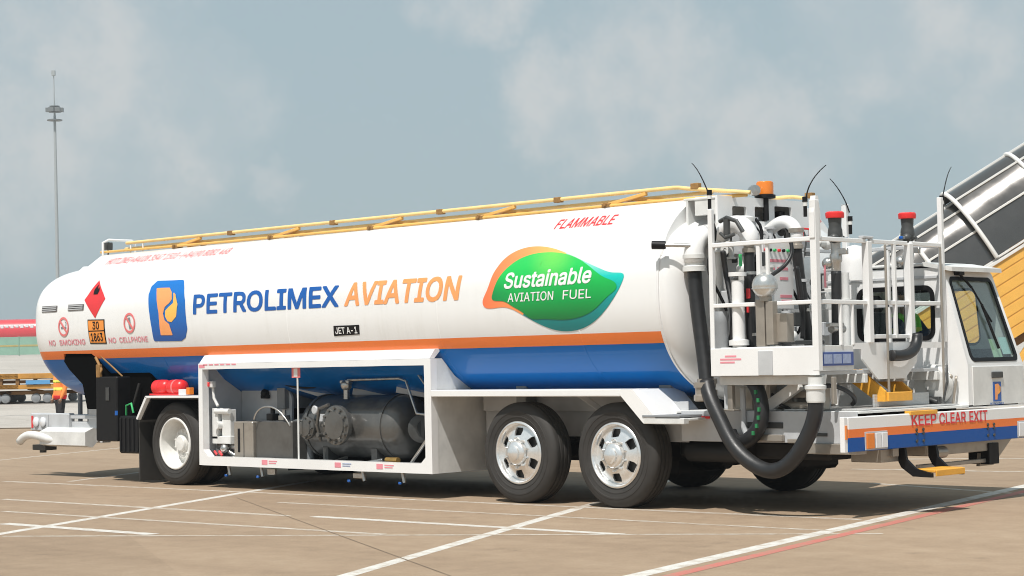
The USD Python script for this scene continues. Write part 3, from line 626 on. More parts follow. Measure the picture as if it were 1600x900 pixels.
put(pc, 'pipe_cluster', [tube([(-6.9, .2, .58), (-6.75, .15, .48), (-6.6, .2, .40)], .03), sphere((-6.74, .12, .50), .06), cyl((-6.98, .2, .52), (-6.55, .2, .52), .04), sphere((-6.86, .15, .42), .05)], STEEL, True)
put(pc, 'red_tap', [bar((-6.90, .07, .47), (-6.84, .07, .42), .02, .03), bar((-6.80, .07, .47), (-6.73, .07, .41), .02, .03), box(-7.0, -6.95, .03, .08, 1.30, 1.36)], RED)
# filter vessel
vx0, vx1, vr, vz, vy = -5.25, -3.80, .385, .79, .60
prof = [(0.0, -.22), (.12, -.215), (.24, -.19), (.33, -.13), (.375, -.05), (vr, 0)]
full = [(r, h) for r, h in prof] + [(r, (vx1 - vx0) - h) for r, h in reversed(prof)]
ves = put(pc, 'filter_vessel', lathe(full, (vx0, vy, vz), (1, 0, 0), 48), GUN, 40)
def bolted(parent, c, r, n, t, name):
    c = np.array(c, float); m = [lathe([(0, 0), (r, 0), (r, t), (r * .72, t + .012), (r * .70, t + .03), (0, t + .035)], c, (0, -1, 0), 36)]
    for k in range(n):
        a = 2 * math.pi * k / n; p = c + np.array([r * .86 * math.cos(a), -t, r * .86 * math.sin(a)]); m.append(cyl(p, p + np.array([0, -.035, 0]), r * .085, n=6))
    return put(parent, name, m, GUN, 35)
put(ves, 'nozzle_neck', cyl((-4.50, .34, .82), (-4.50, .14, .82), .17), GUN, 40)
bolted(pc, (-4.50, .14, .82), .24, 12, .05, 'manway_flange')
put(ves, 'nozzle_neck', cyl((-5.12, .36, .78), (-5.12, .18, .78), .09), GUN, 40)
bolted(pc, (-5.12, .18, .78), .14, 8, .035, 'pipe_flange')
put(ves, 'name_plate', box(-4.92, -4.78, .175, .185, .86, .95, .003), LGREY)
put(ves, 'vessel_band', [lathe([(vr + .012, 0), (vr + .012, .05)], (x, vy, vz), (1, 0, 0), 40) for x in (-5.26, -3.88)], GUN, 30)
put(ves, 'saddle', [box(x, x + .1, .3, .9, .33, .55) for x in (-5.0, -4.1)], DGREY)
put(pc, 'end_ring', lathe([(.16, 0), (.22, 0), (.22, .05), (.16, .05), (.16, 0)], (-5.62, .45, .66), (.8, -.6, 0), 32), STEEL, 35)
put(pc, 'inlet_pipe', [tube([(-5.65, .5, .66), (-5.9, .6, .66), (-6.1, .8, .66)], .11, 16), cyl((-5.42, .45, .58), (-5.42, .45, .34), .05)], MGREY, True)
put(pc, 'relief_valve', [cyl((-4.58, .34, 1.13), (-4.58, .34, 1.33), .035), sphere((-4.58, .34, 1.30), .07), box(-4.66, -4.50, .30, .38, 1.32, 1.36)], STEEL)
put(pc, 'sense_line', tube([(-4.55, .34, 1.36), (-3.62, .34, 1.375), (-3.5, .34, 1.34), (-3.36, .32, 1.08), (-3.28, .3, .96), (-3.12, .3, .95)], .016, 8), STEEL, True)
put(pc, 'sense_line', tube([(-3.42, .4, 1.62), (-3.40, .38, 1.50), (-3.25, .34, 1.38), (-3.08, .3, 1.25), (-3.05, .28, 1.10), (-3.10, .28, .95)], .016, 8), STEEL, True)
put(pc, 'line_fitting', [sphere((-3.42, .4, 1.51), .035), cyl((-3.42, .4, 1.5), (-3.42, .4, 1.62), .015)], STEEL, True)
put(pc, 'outlet_flange', [lathe([(0, 0), (.17, 0), (.17, .04), (.12, .06), (0, .06)], (-3.35, .45, .78), (.7, -.7, 0), 32), cyl((-3.6, .55, .78), (-3.3, .45, .78), .11)], DGREY, 35)
put(pc, 'drain_strut', bar((-3.25, .12, .34), (-2.85, .1, .72), .03, .03), STEEL)
put(pc, 'davit_arm', [tube([(-4.86, .16, .62), (-4.86, .10, .82), (-4.80, .09, 1.02), (-4.62, .09, 1.07)], .022), cyl((-4.86, .30, .70), (-4.86, .10, .70), .03)], GUN, 35)
put(pc, 'flange_bar', [bar((-4.68, .075, .84), (-4.36, .075, .84), .03, .04), bar((-4.62, .08, .70), (-4.40, .08, .66), .03, .03)], STEEL)
put(pc, 'pressure_gauge', [lathe([(0, 0), (.05, 0), (.055, .02), (.045, .03), (0, .03)], (-5.0, .20, 1.0), (0, -1, 0), 20), cyl((-5.0, .24, .92), (-5.0, .20, .99), .012)], LGREY, 35)
put(pc, 'drain_pipe', tube([(-4.6, .35, .42), (-4.6, .15, .38), (-4.0, .12, .38), (-3.7, .12, .42)], .018), STEEL, True)
put(pc, 'wiring_loom', tube([(-6.95, .5, 1.45), (-6.4, .52, 1.42), (-5.9, .5, 1.30), (-5.4, .55, 1.28), (-4.9, .5, 1.40), (-3.6, .5, 1.44), (-2.8, .5, 1.42)], .014, 8, 50), BLACK, True)
put(pc, 'sample_line', tube([(-6.1, .10, .88), (-6.0, .10, 1.0), (-5.7, .12, 1.02), (-5.55, .14, .92), (-5.45, .16, .80)], .012, 8, 24), STEEL, True)
put(pc, 'solenoid_valve', [box(-5.98, -5.86, .2, .32, .865, .95), cyl((-5.92, .26, .95), (-5.92, .26, 1.03), .03)], BLACK, 35)
put(pc, 'solenoid_valve', [box(-5.74, -5.64, .2, .32, .865, .93), cyl((-5.69, .26, .93), (-5.69, .26, 1.0), .025)], STEEL, 35)
rod = put(pc, 'gauge_rod', cyl((-5.12, .02, .40), (-5.12, .02, 1.42), .012, n=10), OFFWHITE)
put(rod, 'warning_tag', box(-5.22, -5.06, .008, .016, 1.40, 1.53, .002), FADERED)
put(rod, 'tag_mark', box(-5.175, -5.105, .003, .009, 1.415, 1.515, .001), PRINTW)
put(pc, 'drain_fitting', [cyl((x, .03, .29), (x + .03, .03, .17), .02, n=10) for x in (-6.55, -5.88, -3.95, -3.25)] + [box(-5.75, -5.6, .02, .06, .20, .27), box(-4.12, -3.92, .02, .06, .20, .26)], STEEL)
put(pc, 'drain_tap', [box(x, x + .04, .0, .03, .15, .18) for x in (-6.6, -5.95, -4.2, -3.3)], LETBLUE)
put(pc, 'brass_valve', [cyl((-3.62, .12, .42), (-3.42, .12, .42), .035, n=14)], BRASS)
for x, k in ((-5.43, 0), (-4.03, 1), (-2.98 - .3, 2)):
    st = put(pc, 'frame_sticker', box(x - .33, x - .22, -.0535, -.0505, .325, .385, .0005), PINK)
    put(st, 'sticker_print', [box(x - .19, x - .03, -.0535, -.0505, .365, .378, .0005), box(x - .19, x - .05, -.0535, -.0505, .34, .352, .0005)], PINK if k != 1 else PALEBLUE)
put(pc, 'frame_sticker', [box(-7.04, -6.92, -.0535, -.0505, 1.545, 1.585, .0005)], PINK)
put(pc, 'flange_lettering', [box(-6.95 + .12 * k, -6.86 + .12 * k, -.0535, -.0505, 1.575, 1.592, .0005) for k in range(6)], PINK)

# ---- fenders
ff = thing('front_fender', parent=truck)
put(ff, 'shelf', [box(-2.655, .20, -.06, .03, 1.165, 1.24, .008), box(-2.655, .22, .03, .72, 1.205, 1.238, .006)], WHITE)
put(ff, 'sloped_plate', [prism([(.20, 1.24), (.36, 1.24), (.665, .94), (.665, .89), (.50, .89), (.17, 1.20)], 'y', -.062, .04), prism([(.22, 1.236), (.36, 1.236), (.665, .937), (.62, .915), (.30, 1.20)], 'y', .04, .72)], WHITE, False)
put(ff, 'front_step', [box(.50, 1.03, -.064, .02, .885, .945, .006), box(.52, 1.03, .02, .5, .915, .943)], OFFWHITE)
put(ff, 'step_grip', box(.49, .98, -.07, .3, .952, .975, .003), MGREY)
put(ff, 'fender_brace', bar((-.70, .25, 1.20), (-.52, .5, .98), .03, .06), LGREY)
put(ff, 'fender_inner', box(-2.6, .3, .72, .76, .98, 1.24), LGREY)
put(ff, 'splash_panel', box(-2.62, .5, .78, .80, .70, 1.0), LGREY)
rf = thing('rear_fender', parent=truck)
put(rf, 'top_plate', [box(-8.24, BX0 - .002, -.06, .70, 1.155, 1.185, .004)], WHITE)
put(rf, 'rear_plate', [prism([(-8.24, 1.185), (-8.21, 1.155), (-8.43, .865), (-8.46, .88)], 'y', -.06, .70)], WHITE, False)
put(rf, 'inner_liner', [box(-8.20, BX0, .0, .70, 1.135, 1.153), prism([(-8.20, 1.15), (-8.19, 1.12), (-8.40, .86), (-8.43, .868)], 'y', .0, .70)], BLACK, False)
put(truck, 'mud_flap', [box(-8.49, -8.47, .0, .66, .04, .90, .004)], DRUBBER)
put(truck, 'mud_flap', [box(-8.49, -8.47, 2.56, 3.22, .04, .90, .004)], DRUBBER)
for x in (-8.36, -8.02):
    fe = put(truck, 'fire_extinguisher', lathe([(0, 0), (.07, .01), (.098, .05), (.10, .08), (.10, .27), (.09, .31), (.05, .34), (0, .345)], (x, .18, 1.295), (1, 0, 0), 28), REDPL, 40)
    put(fe, 'strap', lathe([(.103, 0), (.103, .03)], (x + .16, .18, 1.295), (1, 0, 0), 28), RED if x < -8.1 else FADERED, 30)
put(truck, 'extinguisher_cradle', [box(-8.38, -7.66, .10, .26, 1.187, 1.21)], RED)
put(truck, 'marker_lamp', [box(-7.60, -7.44, .02, .10, 1.19, 1.27)], LENS)
put(truck, 'marker_lamp', [box(-7.43, -7.36, .02, .10, 1.20, 1.29)], AMBER)
put(truck, 'side_marker', [box(BX0 - .03, BX0 - .003, .0, .08, 1.32, 1.40)], REDPL)

# ---- rear end
put(truck, 'rear_cabinet', [box(-9.56, -9.04, .03, .62, .56, 1.45, .015)], BLACK)
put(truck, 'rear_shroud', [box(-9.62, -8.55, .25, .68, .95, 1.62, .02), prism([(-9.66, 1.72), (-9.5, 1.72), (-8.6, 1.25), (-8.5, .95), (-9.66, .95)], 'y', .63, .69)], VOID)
put(truck, 'cabinet_latch', [box(-9.30, -9.22, .018, .03, 1.12, 1.30)], DGREY)
put(truck, 'rear_machinery', [box(-9.6, -8.6, .7, 2.4, .50, 1.30, .03), box(-9.0, -8.5, .4, .75, .92, 1.5, .02), tube([(-8.9, .35, 1.45), (-8.6, .3, 1.2), (-8.5, .35, 1.0)], .03), tube([(-8.95, .2, .92), (-8.8, .15, 1.1), (-8.75, .2, 1.35)], .02), cyl((-8.9, .3, 1.30), (-8.5, .3, 1.15), .05)], CHASSIS)
put(truck, 'wiring_loom', [tube([(-9.62, .08, 1.72), (-9.45, .06, 1.55), (-9.5, .05, 1.45)], .02), box(-9.55, -9.46, .03, .08, 1.44, 1.62), tube([(-9.55, .1, 1.75), (-9.3, .12, 1.6), (-9.15, .2, 1.45)], .012)], BROWN, True)
put(truck, 'green_hose', tube([(-8.95, .12, .92), (-8.92, .1, 1.05), (-8.8, .1, 1.08), (-8.78, .12, .95)], .015), GREENP, True)
bb = put(truck, 'battery_box', [box(-9.03, -8.53, .05, .60, .40, .91, .02)], BLACK)
put(bb, 'rib', [box(x, x + .035, .036, .05, .43, .88, .006) for x in (-9.0, -8.9, -8.8, -8.7, -8.6)], BLACK)
put(bb, 'blue_cap', cyl((-9.07, .05, .92), (-9.07, .05, .98), .03), LETBLUE)
rb = thing('rear_bumper', parent=truck)
put(rb, 'light_bar', [box(-12.02, -11.0, .50, .62, .655, .92, .015), box(-11.0, -10.2, .56, .66, .60, .80, .01), box(-11.0, -10.2, .54, .80, .84, .90, .01)], LGREY)
put(rb, 'tail_lamp_housing', [box(-11.98, -11.52, .488, .499, .67, .90, .003)], LGREY)
for x in (-11.83, -11.64):
    put(rb, 'reverse_lamp', lathe([(0, 0), (.07, 0), (.075, .02), (.055, .035), (0, .04)], (x, .488, .79), (0, -1, 0), 24), LENS, 40)
put(rb, 'red_reflector', box(-11.97, -11.92, .480, .487, .70, .88, .002), RED)
put(rb, 'sloped_guard', prism([(.30, .47), (.42, .44), (.62, .62), (.62, .66), (.44, .72), (.30, .66)], 'x', -11.45, -10.25), OFFWHITE, False)
put(rb, 'bracket', [box(-10.55, -10.2, .55, .70, .50, 1.25), box(-10.9, -10.6, .9, 1.1, .9, 1.3)], LGREY)
put(rb, 'support_post', [cyl((-11.45, 1.0, .75), (-11.45, 1.0, 1.6), .035), cyl((-11.1, 1.0, .75), (-11.1, 1.0, 1.5), .035)], MGREY)
put(truck, 'tail_spout', tube([(-11.1, .36, .54), (-11.55, .30, .60), (-11.85, .30, .58), (-12.0, .30, .50)], .06, 14, 16), OFFWHITE, True)
put(truck, 'tow_coupling', [box(-11.75, -11.4, .36, .56, .38, .46), cyl((-11.6, .45, .34), (-11.6, .45, .50), .05)], DGREY)

# ---- front deck and bumper
BW1 = 3.40
dk = thing('front_deck', parent=truck)
put(dk, 'deck_plate', box(.62, 2.84, .32, 3.3, .985, 1.01, .004), OFFWHITE)
put(dk, 'deck_skirt', box(.70, 2.84, .30, .318, .70, 1.008, .004), LGREY)
put(dk, 'rear_skirt', [box(-.2, .695, .42, .44, .68, 1.10, .004)], LGREY)
put(dk, 'tread_plate', [box(1.95, 2.20, .36, .80, 1.014, 1.026, .003)], TREAD)
put(dk, 'tread_plate', [box(1.62, 1.86, .36, .80, 1.014, 1.026, .003)], TREAD)
put(dk, 'tread_plate', [box(2.24, 2.80, .5, 2.2, 1.014, 1.026, .003)], TREAD)
put(dk, 'stair_riser', box(2.55, 2.57, 1.0, 2.0, 1.03, 1.15, .003), TREAD)
put(dk, 'stair_riser', [box(2.0, 2.03, 1.2, 2.28, 1.026, 1.34, .003)], TREAD)
put(dk, 'skirt_vent', [box(1.55, 1.98, .290, .299, .84, .90, .002), box(2.2, 2.5, .290, .299, .77, .80, .002)], DGREY)
put(dk, 'skirt_bracket', [box(1.60, 2.0, .24, .298, .715, .78), box(2.05, 2.30, .26, .298, .70, .74)], STAIN)
put(dk, 'front_underframe', [box(2.15, 2.84, .25, .45, .60, .70), box(2.2, 2.84, .9, 1.0, .55, .70)], STAIN)
bp = thing('front_bumper', parent=truck)
FX = 2.90
BUMPL = mat('bumper_livery', {'tc': ('texture_coordinate', {}), 's': ('separate_xyz', {}), 'g1': ('math', {'math_type': 'greater_than', 'value2': .848}), 'g2': ('math', {'math_type': 'greater_than', 'value2': .768}),
    'a': ('mix_color', {'a': (0.0, 0.075, 0.32), 'b': (0.82, 0.20, 0.045)}), 'c': ('mix_color', {'b': (0.79, 0.785, 0.77)}), 'p': ('principled_bsdf', {'roughness': 0.4, 'coat_weight': 0.1, 'specular_ior_level': 0.25})},
    [('tc.object', 's.vector'), ('s.z', 'g1.value1'), ('s.z', 'g2.value1'), ('g2.value', 'a.fac'), ('g1.value', 'c.fac'), ('a.result', 'c.a'), ('c.result', 'p.base_color')])
put(bp, 'bumper_beam', box(2.842, FX, .06, BW1 - .06, .634, .962, .008), BUMPL)
put(bp, 'end_cap', box(2.843, FX - .004, .0, .059, .632, .964, .006), WHITE)
put(bp, 'end_cap', box(2.843, FX - .004, BW1 - .059, BW1, .632, .964, .006), WHITE)
put(bp, 'orange_reflector', box(FX - .006, FX + .003, .012, .048, .755, .885, .002), ORANGE)
for word, a, b in (('KEEP', 0, .314), ('CLEAR', .352, .705), ('EXIT', .752, 1)):
    put(bp, 'bumper_lettering', flat_text(word, (FX + .004, 1.14 + 1.42 * a, .838), (0, 1, 0), (0, 0, 1), 1.42 * (b - a), .112), RED, False)
put(bp, 'yellow_tread_edge', box(2.842, FX + .012, 1.11, 1.60, .945, .985, .004), STEPYEL)
for y0 in (.34, 3.17):
    lc = put(bp, 'lamp_cluster', box(FX + .001, FX + .008, y0 - .015, y0 + .365 if y0 < 1 else BW1 - .02, .642, .815, .006), LGREY)
    put(lc, 'indicator_lens', box(FX + .0085, FX + .02, y0, y0 + .13, .655, .80, .01), AMBER if y0 < 1 else LENS)
    if y0 < 1:
        put(lc, 'headlamp_lens', box(FX + .0085, FX + .022, y0 + .15, y0 + .245, .655, .80, .012), LENS)
        put(lc, 'headlamp_lens', box(FX + .0085, FX + .022, y0 + .255, y0 + .35, .655, .80, .012), LENS)
bolts = [cyl((FX, y, z), (FX + .012, y, z), .016, n=8) for yc in (1.28, 2.62) for y in (yc - .06, yc + .06) for z in (.80, .83 - .105 + .04, .69)]
put(bp, 'bolts', bolts, DGREY, False, kind='stuff')
ls = thing('boarding_step', parent=truck)
for y in (1.06, 1.62):
    put(ls, 'step_arm', prism([(2.76, .64), (2.86, .64), (2.88, .52), (2.98, .43), (3.16, .39), (3.16, .35), (2.95, .355), (2.82, .44), (2.76, .55)], 'y', y, y + .035), BLACK, False)
put(ls, 'step_tread', box(2.93, 3.17, 1.10, 1.62, .395, .425, .006), STEPYEL)
put(ls, 'tread_lip', box(3.175, 3.19, 1.10, 1.62, .36, .42, .004), STEPYEL)
put(truck, 'front_crossframe', [box(2.45, 2.80, .75, 1.05, .50, .63), box(2.5, 2.78, 1.6, 2.85, .52, .632), cyl((2.78, 1.72, .55), (2.78, 1.9, .55), .06), box(2.70, 2.76, 1.5, 3.0, .40, .44)], STAIN)
put(truck, 'tow_bracket', [prism([(2.78, .63), (3.42 - .02, .63), (3.0, .36), (2.72, .36)], 'x', 2.66, 2.70)], STAIN, False)
put(truck, 'tow_hook', [box(2.55, 2.8, 2.75, 2.95, .38, .60)], BLACK)

# ---- lift platform with cage
lp = thing('lift_platform', parent=truck)
PX0, PX1, PY0, PY1, ZT, ZM = 1.36, 2.60, .02, 2.26, 2.655, 2.055
for k in range(14):
    put(lp, 'floor_slat', box(PX0 + .02 + k * .0875, PX0 + .02 + k * .0875 + .062, PY0 + .03, PY1, 1.36, 1.395, .003), LGREY)
put(lp, 'floor_beam', [box(PX0, PX1, y, y + .06, 1.27, 1.358) for y in (.10, .8, 1.5, 2.1)], OFFWHITE)
put(lp, 'side_kick_panel', [box(PX0 - .02, PX1 + .03, PY0 - .022, PY0, 1.36, 1.632, .004), box(PX0 - .02, PX1 + .03, PY0, PY0 + .05, 1.625, 1.64, .003)], WHITE)
put(lp, 'kick_panel_plate', box(1.93, 2.10, PY0 - .034, PY0 - .0225, 1.365, 1.60, .003), LGREY)
put(lp, 'panel_print', [box(a, b, PY0 - .0240, PY0 - .0225, z, z + .018, .0005) for a, b, z in ((1.52, 1.66, 1.545), (1.46, 1.72, 1.515), (1.46, 1.64, 1.485))], PINK, kind='stuff')
put(truck, 'side_marker', box(.98, 1.08, .282, .299, .93, .955, .003), REDPL)
put(lp, 'front_kick_panel', prism([(.62, 1.60), (.74, 1.60), (.76, 1.50), (1.02, 1.30), (1.50, 1.30), (1.72, 1.46), (1.76, 1.60), (2.26, 1.60), (2.26, 1.66), (.62, 1.66)], 'x', PX1 - .01, PX1 + .012), WHITE, False)
put(lp, 'front_sill', box(PX1 - .03, PX1 + .004, PY0 + .03, .62, 1.40, 1.64, .003), OFFWHITE)
sg_ = put(lp, 'notice_board', box(PX1 + .005, PX1 + .018, .075, .60, 1.445, 1.575, .002), SIGNBLUE)
put(sg_, 'board_print', [box(PX1 + .0185, PX1 + .021, .105 + .155 * k, .24 + .155 * k, 1.465, 1.555, .0005) for k in range(3)], PALEBLUE)
def post(x, y, z1, w=.055, z0=1.40, name='cage_post', mt=WHITE): put(lp, name, box(x - w / 2, x + w / 2, y - w / 2, y + w / 2, z0, z1, .005), mt)
post(PX0, .03, 3.02, .05); post(PX1, .03, 3.02, .07); post(1.93, .045, ZT, .045, 2.2); post(2.03, .05, ZT, .035, 2.2)
put(lp, 'mast_fin', prism([(-.015, 2.66), (.09, 2.66), (.09, 2.9), (.06, 3.06), (.02, 3.06), (-.015, 2.9)], 'x', PX1 - .03, PX1 + .03), WHITE, False)
post(PX1, .90, ZT, .075, 1.66); post(PX1, 1.37, ZT, .04, 1.70); post(PX1, 1.64, ZT, .075, 1.66); post(PX1, 2.26, 3.15, .05, 1.66); post(PX1, .42, ZM, .03, 1.64); post(PX1, .62, ZM, .03, 1.64)
post(PX0, 2.26, ZT, .05); post(1.95, 2.26, ZT, .04)
put(lp, 'near_top_rail', box(PX0, PX1, .012, .048, ZT - .022, ZT + .022), WHITE)
put(lp, 'near_mid_rail', box(PX0, 1.88, .012, .048, ZM - .02, ZM + .02), WHITE)
put(lp, 'near_mid_rail', box(2.15, PX1, .012, .048, ZM - .02, ZM + .02), WHITE)
for z, nm in ((ZT, 'front_top_rail'), (ZM, 'front_mid_rail')):
    for ya, yb in ((.06, .865), (.935, 1.605), (1.675, 2.24)):
        put(lp, nm, box(PX1 - .018, PX1 + .018, ya, yb, z - .021, z + .021), WHITE)
put(lp, 'gate_bottom_rail', box(PX1 - .015, PX1 + .015, .935, 1.605, 1.70, 1.74), WHITE)
put(lp, 'gate_latch', [box(PX1 - .03, PX1 + .03, .80, .98, ZT + .024, ZT + .05)], LGREY)
put(lp, 'far_rail', [box(PX0, PX1 - .03, 2.24, 2.28, z - .02, z + .02) for z in (ZT, ZM)], LGREY)
put(lp, 'rear_rail', [box(PX0 - .02, PX0 + .02, 1.3, 2.23, z - .02, z + .02) for z in (ZT, ZM)], LGREY)
for y, z1 in ((1.13, ZT), (2.14, ZT)):
    put(lp, 'guide_rod', cyl((PX1 + .06, y, 1.08), (PX1 + .06, y, z1 - .03), .013, n=10), STAIN)
sc = put(truck, 'scissor_arm', [bar((1.72, .40, 1.04), (2.12, .40, 1.27), .07, .11)], OFFWHITE)
put(truck, 'scissor_arm', [bar((1.60, .62, 1.27), (2.30, .62, 1.04), .06, .10)], LGREY)
put(truck, 'lift_column', [box(1.66, 1.74, .42, .55, 1.012, 1.27), box(1.95, 2.3, .5, .56, 1.13, 1.2), cyl((1.80, .48, 1.06), (2.3, .48, 1.06), .035), box(2.32, 2.4, .3, .5, 1.02, 1.25), box(2.40, 2.43, .3, .36, 1.05, 1.26), box(2.62, 2.65, .2, .26, 1.08, 1.34)], STAIN)
put(truck, 'lift_base', [box(1.2, 1.5, .45, .9, 1.012, 1.26), box(1.1, 1.55, 1.0, 1.6, 1.012, 1.26)], STAIN)

# equipment inside the cage: risers, hoses, couplings
put(lp, 'control_cabinet', box(1.50, 1.56, .60, 1.12, 2.02, 2.72, .01), WHITE)
put(lp, 'cabinet_print', [box(1.5605, 1.563, a, b, z, z + .03, .0005) for a, b, z in ((.70, 1.02, 2.50), (.72, .80, 2.42), (.84, 1.02, 2.42), (.88, 1.02, 2.32), (.88, 1.08, 2.14), (.90, 1.08, 2.09))], PINK)
put(lp, 'lower_cabinet', prism([(.42, 1.50), (1.2, 1.50), (1.2, 1.68), (1.02, 1.72), (.98, 2.0), (.5, 2.0)], 'x', 1.46, 1.52), OFFWHITE, False)
put(lp, 'meter_box', [box(1.56, 1.66, .62, .72, 1.66, 1.88), box(1.58, 1.9, .64, 1.15, 1.66, 1.70)], DGREY)
put(lp, 'riser_pipe', [cyl((1.62, .10, 1.64), (1.62, .10, 2.30), .062, n=20), lathe([(.062, 0), (.10, 0), (.10, .05), (.062, .06)], (1.62, .10, 1.66), (0, 0, 1), 24), lathe([(.062, 0), (.09, 0), (.09, .04), (.062, .04)], (1.62, .10, 2.34), (0, 0, 1), 24)], WHITE, 35)
put(lp, 'riser_pipe', [cyl((1.72, .75, 1.55), (1.72, .75, 2.0), .05, n=16)], LGREY, 35)
ped = put(lp, 'ball_pedestal', [box(1.88, 1.985, .03, .12, 1.645, 2.10), box(2.0, 2.085, .03, .12, 1.66, 2.08), cyl((1.98, .07, 2.08), (1.98, .07, 2.14), .06)], STAIN)
put(lp, 'silver_ball', [sphere((1.98, .06, 2.235), .125, 3), lathe([(.127, 0), (.127, .012)], (1.98, .06, 2.20), (0, 0, 1), 40)], BALLM, 40)
put(lp, 'grey_junction_box', box(2.02, 2.2, .1, .22, 1.68, 1.96), STAIN)
def hose(parent, name, pts, r, mt=HOSE, k=24): return put(parent, name, tube(pts, r, 14, k), mt, True)
# swivel arm A on the near side
sa_ = thing('loading_boom', parent=truck)
put(sa_, 'boom_pipe', tube([(1.05, .95, 2.62), (1.0, .62, 2.80), (.98, .42, 2.80), (.99, .26, 2.74), (1.0, .20, 2.62), (1.0, .20, 2.52)], .105, 18, 30), WHITE, True)
put(sa_, 'coupling', [lathe([(.10, 0), (.12, 0), (.12, .05), (.09, .06), (.09, .13), (.115, .13), (.115, .17)], (1.0, .20, 2.42), (0, 0, 1), 28)], OFFWHITE, 35)
put(sa_, 'swivel_flange', [lathe([(0, 0), (.15, 0), (.15, .05), (0, .05)], (1.0, .60, 2.80), (0, -1, 0), 28)], WHITE, 35)
hose(sa_, 'hose', [(1.0, .20, 2.44), (1.03, .19, 2.1), (1.10, .17, 1.7), (1.19, .12, 1.28)], .074)
put(sa_, 'hose_clamp', [lathe([(.10, 0), (.10, .05)], (1.17, .15, z), (0, 0, 1), 24) for z in (1.285, 1.17)], STAIN, 30)
put(sa_, 'handle_bar', cyl((1.02, .12, 2.68), (.80, -.04, 2.69), .02, n=10), STEEL, True)
put(sa_, 'handle_knob', cyl((.82, -.03, 2.69), (.70, -.10, 2.695), .042, n=16), BLACK, 35)
def boom(x, y, zt, zb, y2, big):
    b = thing('delivery_boom', parent=truck)
    put(b, 'elbow', tube([(x - .45, y + .05, zt + .04), (x - .25, y + .02, zt + .17), (x - .08, y, zt + .17), (x - .01, y, zt + .10), (x, y, zt)], big, 18, 26), WHITE, True)
    put(b, 'coupling', [lathe([(.055, 0), (.07, 0), (.07, .04), (.055, .05), (.055, .16), (.08, .17), (.08, .21)], (x, y, zt - .10), (0, 0, 1), 24)], STAIN, 35)
    hose(b, 'hose', [(x, y, zt - .08), (x + .01, (y + y2) / 2 - .02, (zt + zb) / 2), (x + .02, y2, zb)], .052)
boom(1.62, .30, 2.68, 1.42, .30, .095)
boom(1.62, 1.10, 2.74, 1.62, 1.26, .066)
hose(lp, 'grey_hose', [(1.42, .08, 1.42), (1.42, .08, 2.0)], .07, MGREY, 6)
hose(lp, 'black_hose', [(1.40, .16, 2.6), (1.44, .20, 2.2), (1.50, .16, 2.02), (1.40, .2, 1.6)], .028)
hose(lp, 'black_hose', [(1.30, .1, 2.85), (1.33, .08, 2.6), (1.34, .06, 2.3), (1.3, .1, 1.9)], .022)
hose(lp, 'black_hose', [(1.9, .6, 2.70), (1.92, .55, 2.5), (1.88, .40, 2.38), (1.9, .2, 2.30)], .02)
hose(lp, 'black_hose', [(1.72, .95, 2.45), (1.74, 1.0, 2.1), (1.72, 1.02, 1.72)], .024)
put(lp, 'black_bracket', [tube([(1.38, .15, 2.90), (1.48, .13, 2.93), (1.60, .13, 2.89), (1.67, .14, 2.78)], .022), cyl((1.48, .13, 2.76), (1.48, .13, 2.92), .035), tube([(1.40, .13, 2.78), (1.48, .1, 2.73), (1.58, .12, 2.76)], .018)], DGREY)
put(lp, 'red_lever', [box(1.64, 1.67, .2, .24, 2.12, 2.22), box(1.64, 1.66, .2, .23, 1.98, 2.06), bar((1.9, .95, 2.80), (1.9, 1.12, 2.92), .03, .05)], RED)
put(lp, 'red_valve_frame', [box(1.62, 1.64, 1.05, 1.34, z, z + .02) for z in (2.72, 2.84)] + [box(1.62, 1.64, y, y + .03, 2.72, 2.86) for y in (1.05, 1.18, 1.31)], REDPL)
put(lp, 'green_tag', box(1.62, 1.64, .12, .16, 2.44, 2.56), GREENP)
put(lp, 'valve_bodies', [sphere((1.5, .35, 2.42), .07), cyl((1.5, .35, 2.3), (1.5, .35, 2.55), .05), box(1.55, 1.72, .30, .44, 2.25, 2.33), sphere((1.75, 1.45, 2.70), .07), cyl((1.75, 1.3, 2.70), (1.75, 1.6, 2.70), .04), sphere((2.0, .45, 1.74), .06)], OFFWHITE, True)
# small valves, cables and brackets packed between the riser pipes and the tank
for k, (x, y, z) in enumerate(((1.36, .34, 2.62), (1.30, .58, 2.30), (1.42, .92, 2.78), (1.34, 1.32, 2.84), (1.72, .50, 2.36), (1.48, .28, 2.14), (1.30, .80, 2.88), (1.66, 1.42, 2.30))):
    put(lp, 'gate_valve', [cyl((x, y, z - .09), (x, y, z + .09), .032, n=14), lathe([(0, 0), (.055, 0), (.055, .02), (0, .02)], (x, y, z + .07), (0, 0, 1), 16), lathe([(0, 0), (.055, 0), (.055, .02), (0, .02)], (x, y, z - .09), (0, 0, 1), 16), cyl((x, y - .09, z), (x, y, z), .016, n=10), lathe([(.02, 0), (.05, 0), (.05, .012), (.02, .012), (.02, 0)], (x, y - .085, z), (0, -1, 0), 16)], (OFFWHITE, STEEL, LGREY, DGREY)[k % 4], 35)
for k in range(9):
    x, y, z = 1.26 + .05 * (k % 4), .12 + .19 * k, 2.95 - .05 * (k % 3)
    hose(lp, 'control_cable', [(x, y, z), (x + .05, y + .03, z - .22), (x + .02, y - .05, z - .48), (x + .10, y + .02, z - .78), (x + .06, y + .01, 1.72 + .05 * (k % 2))], .0095 if k % 3 else .016, (BLACK, DGREY, BLACK)[k % 3], 18)
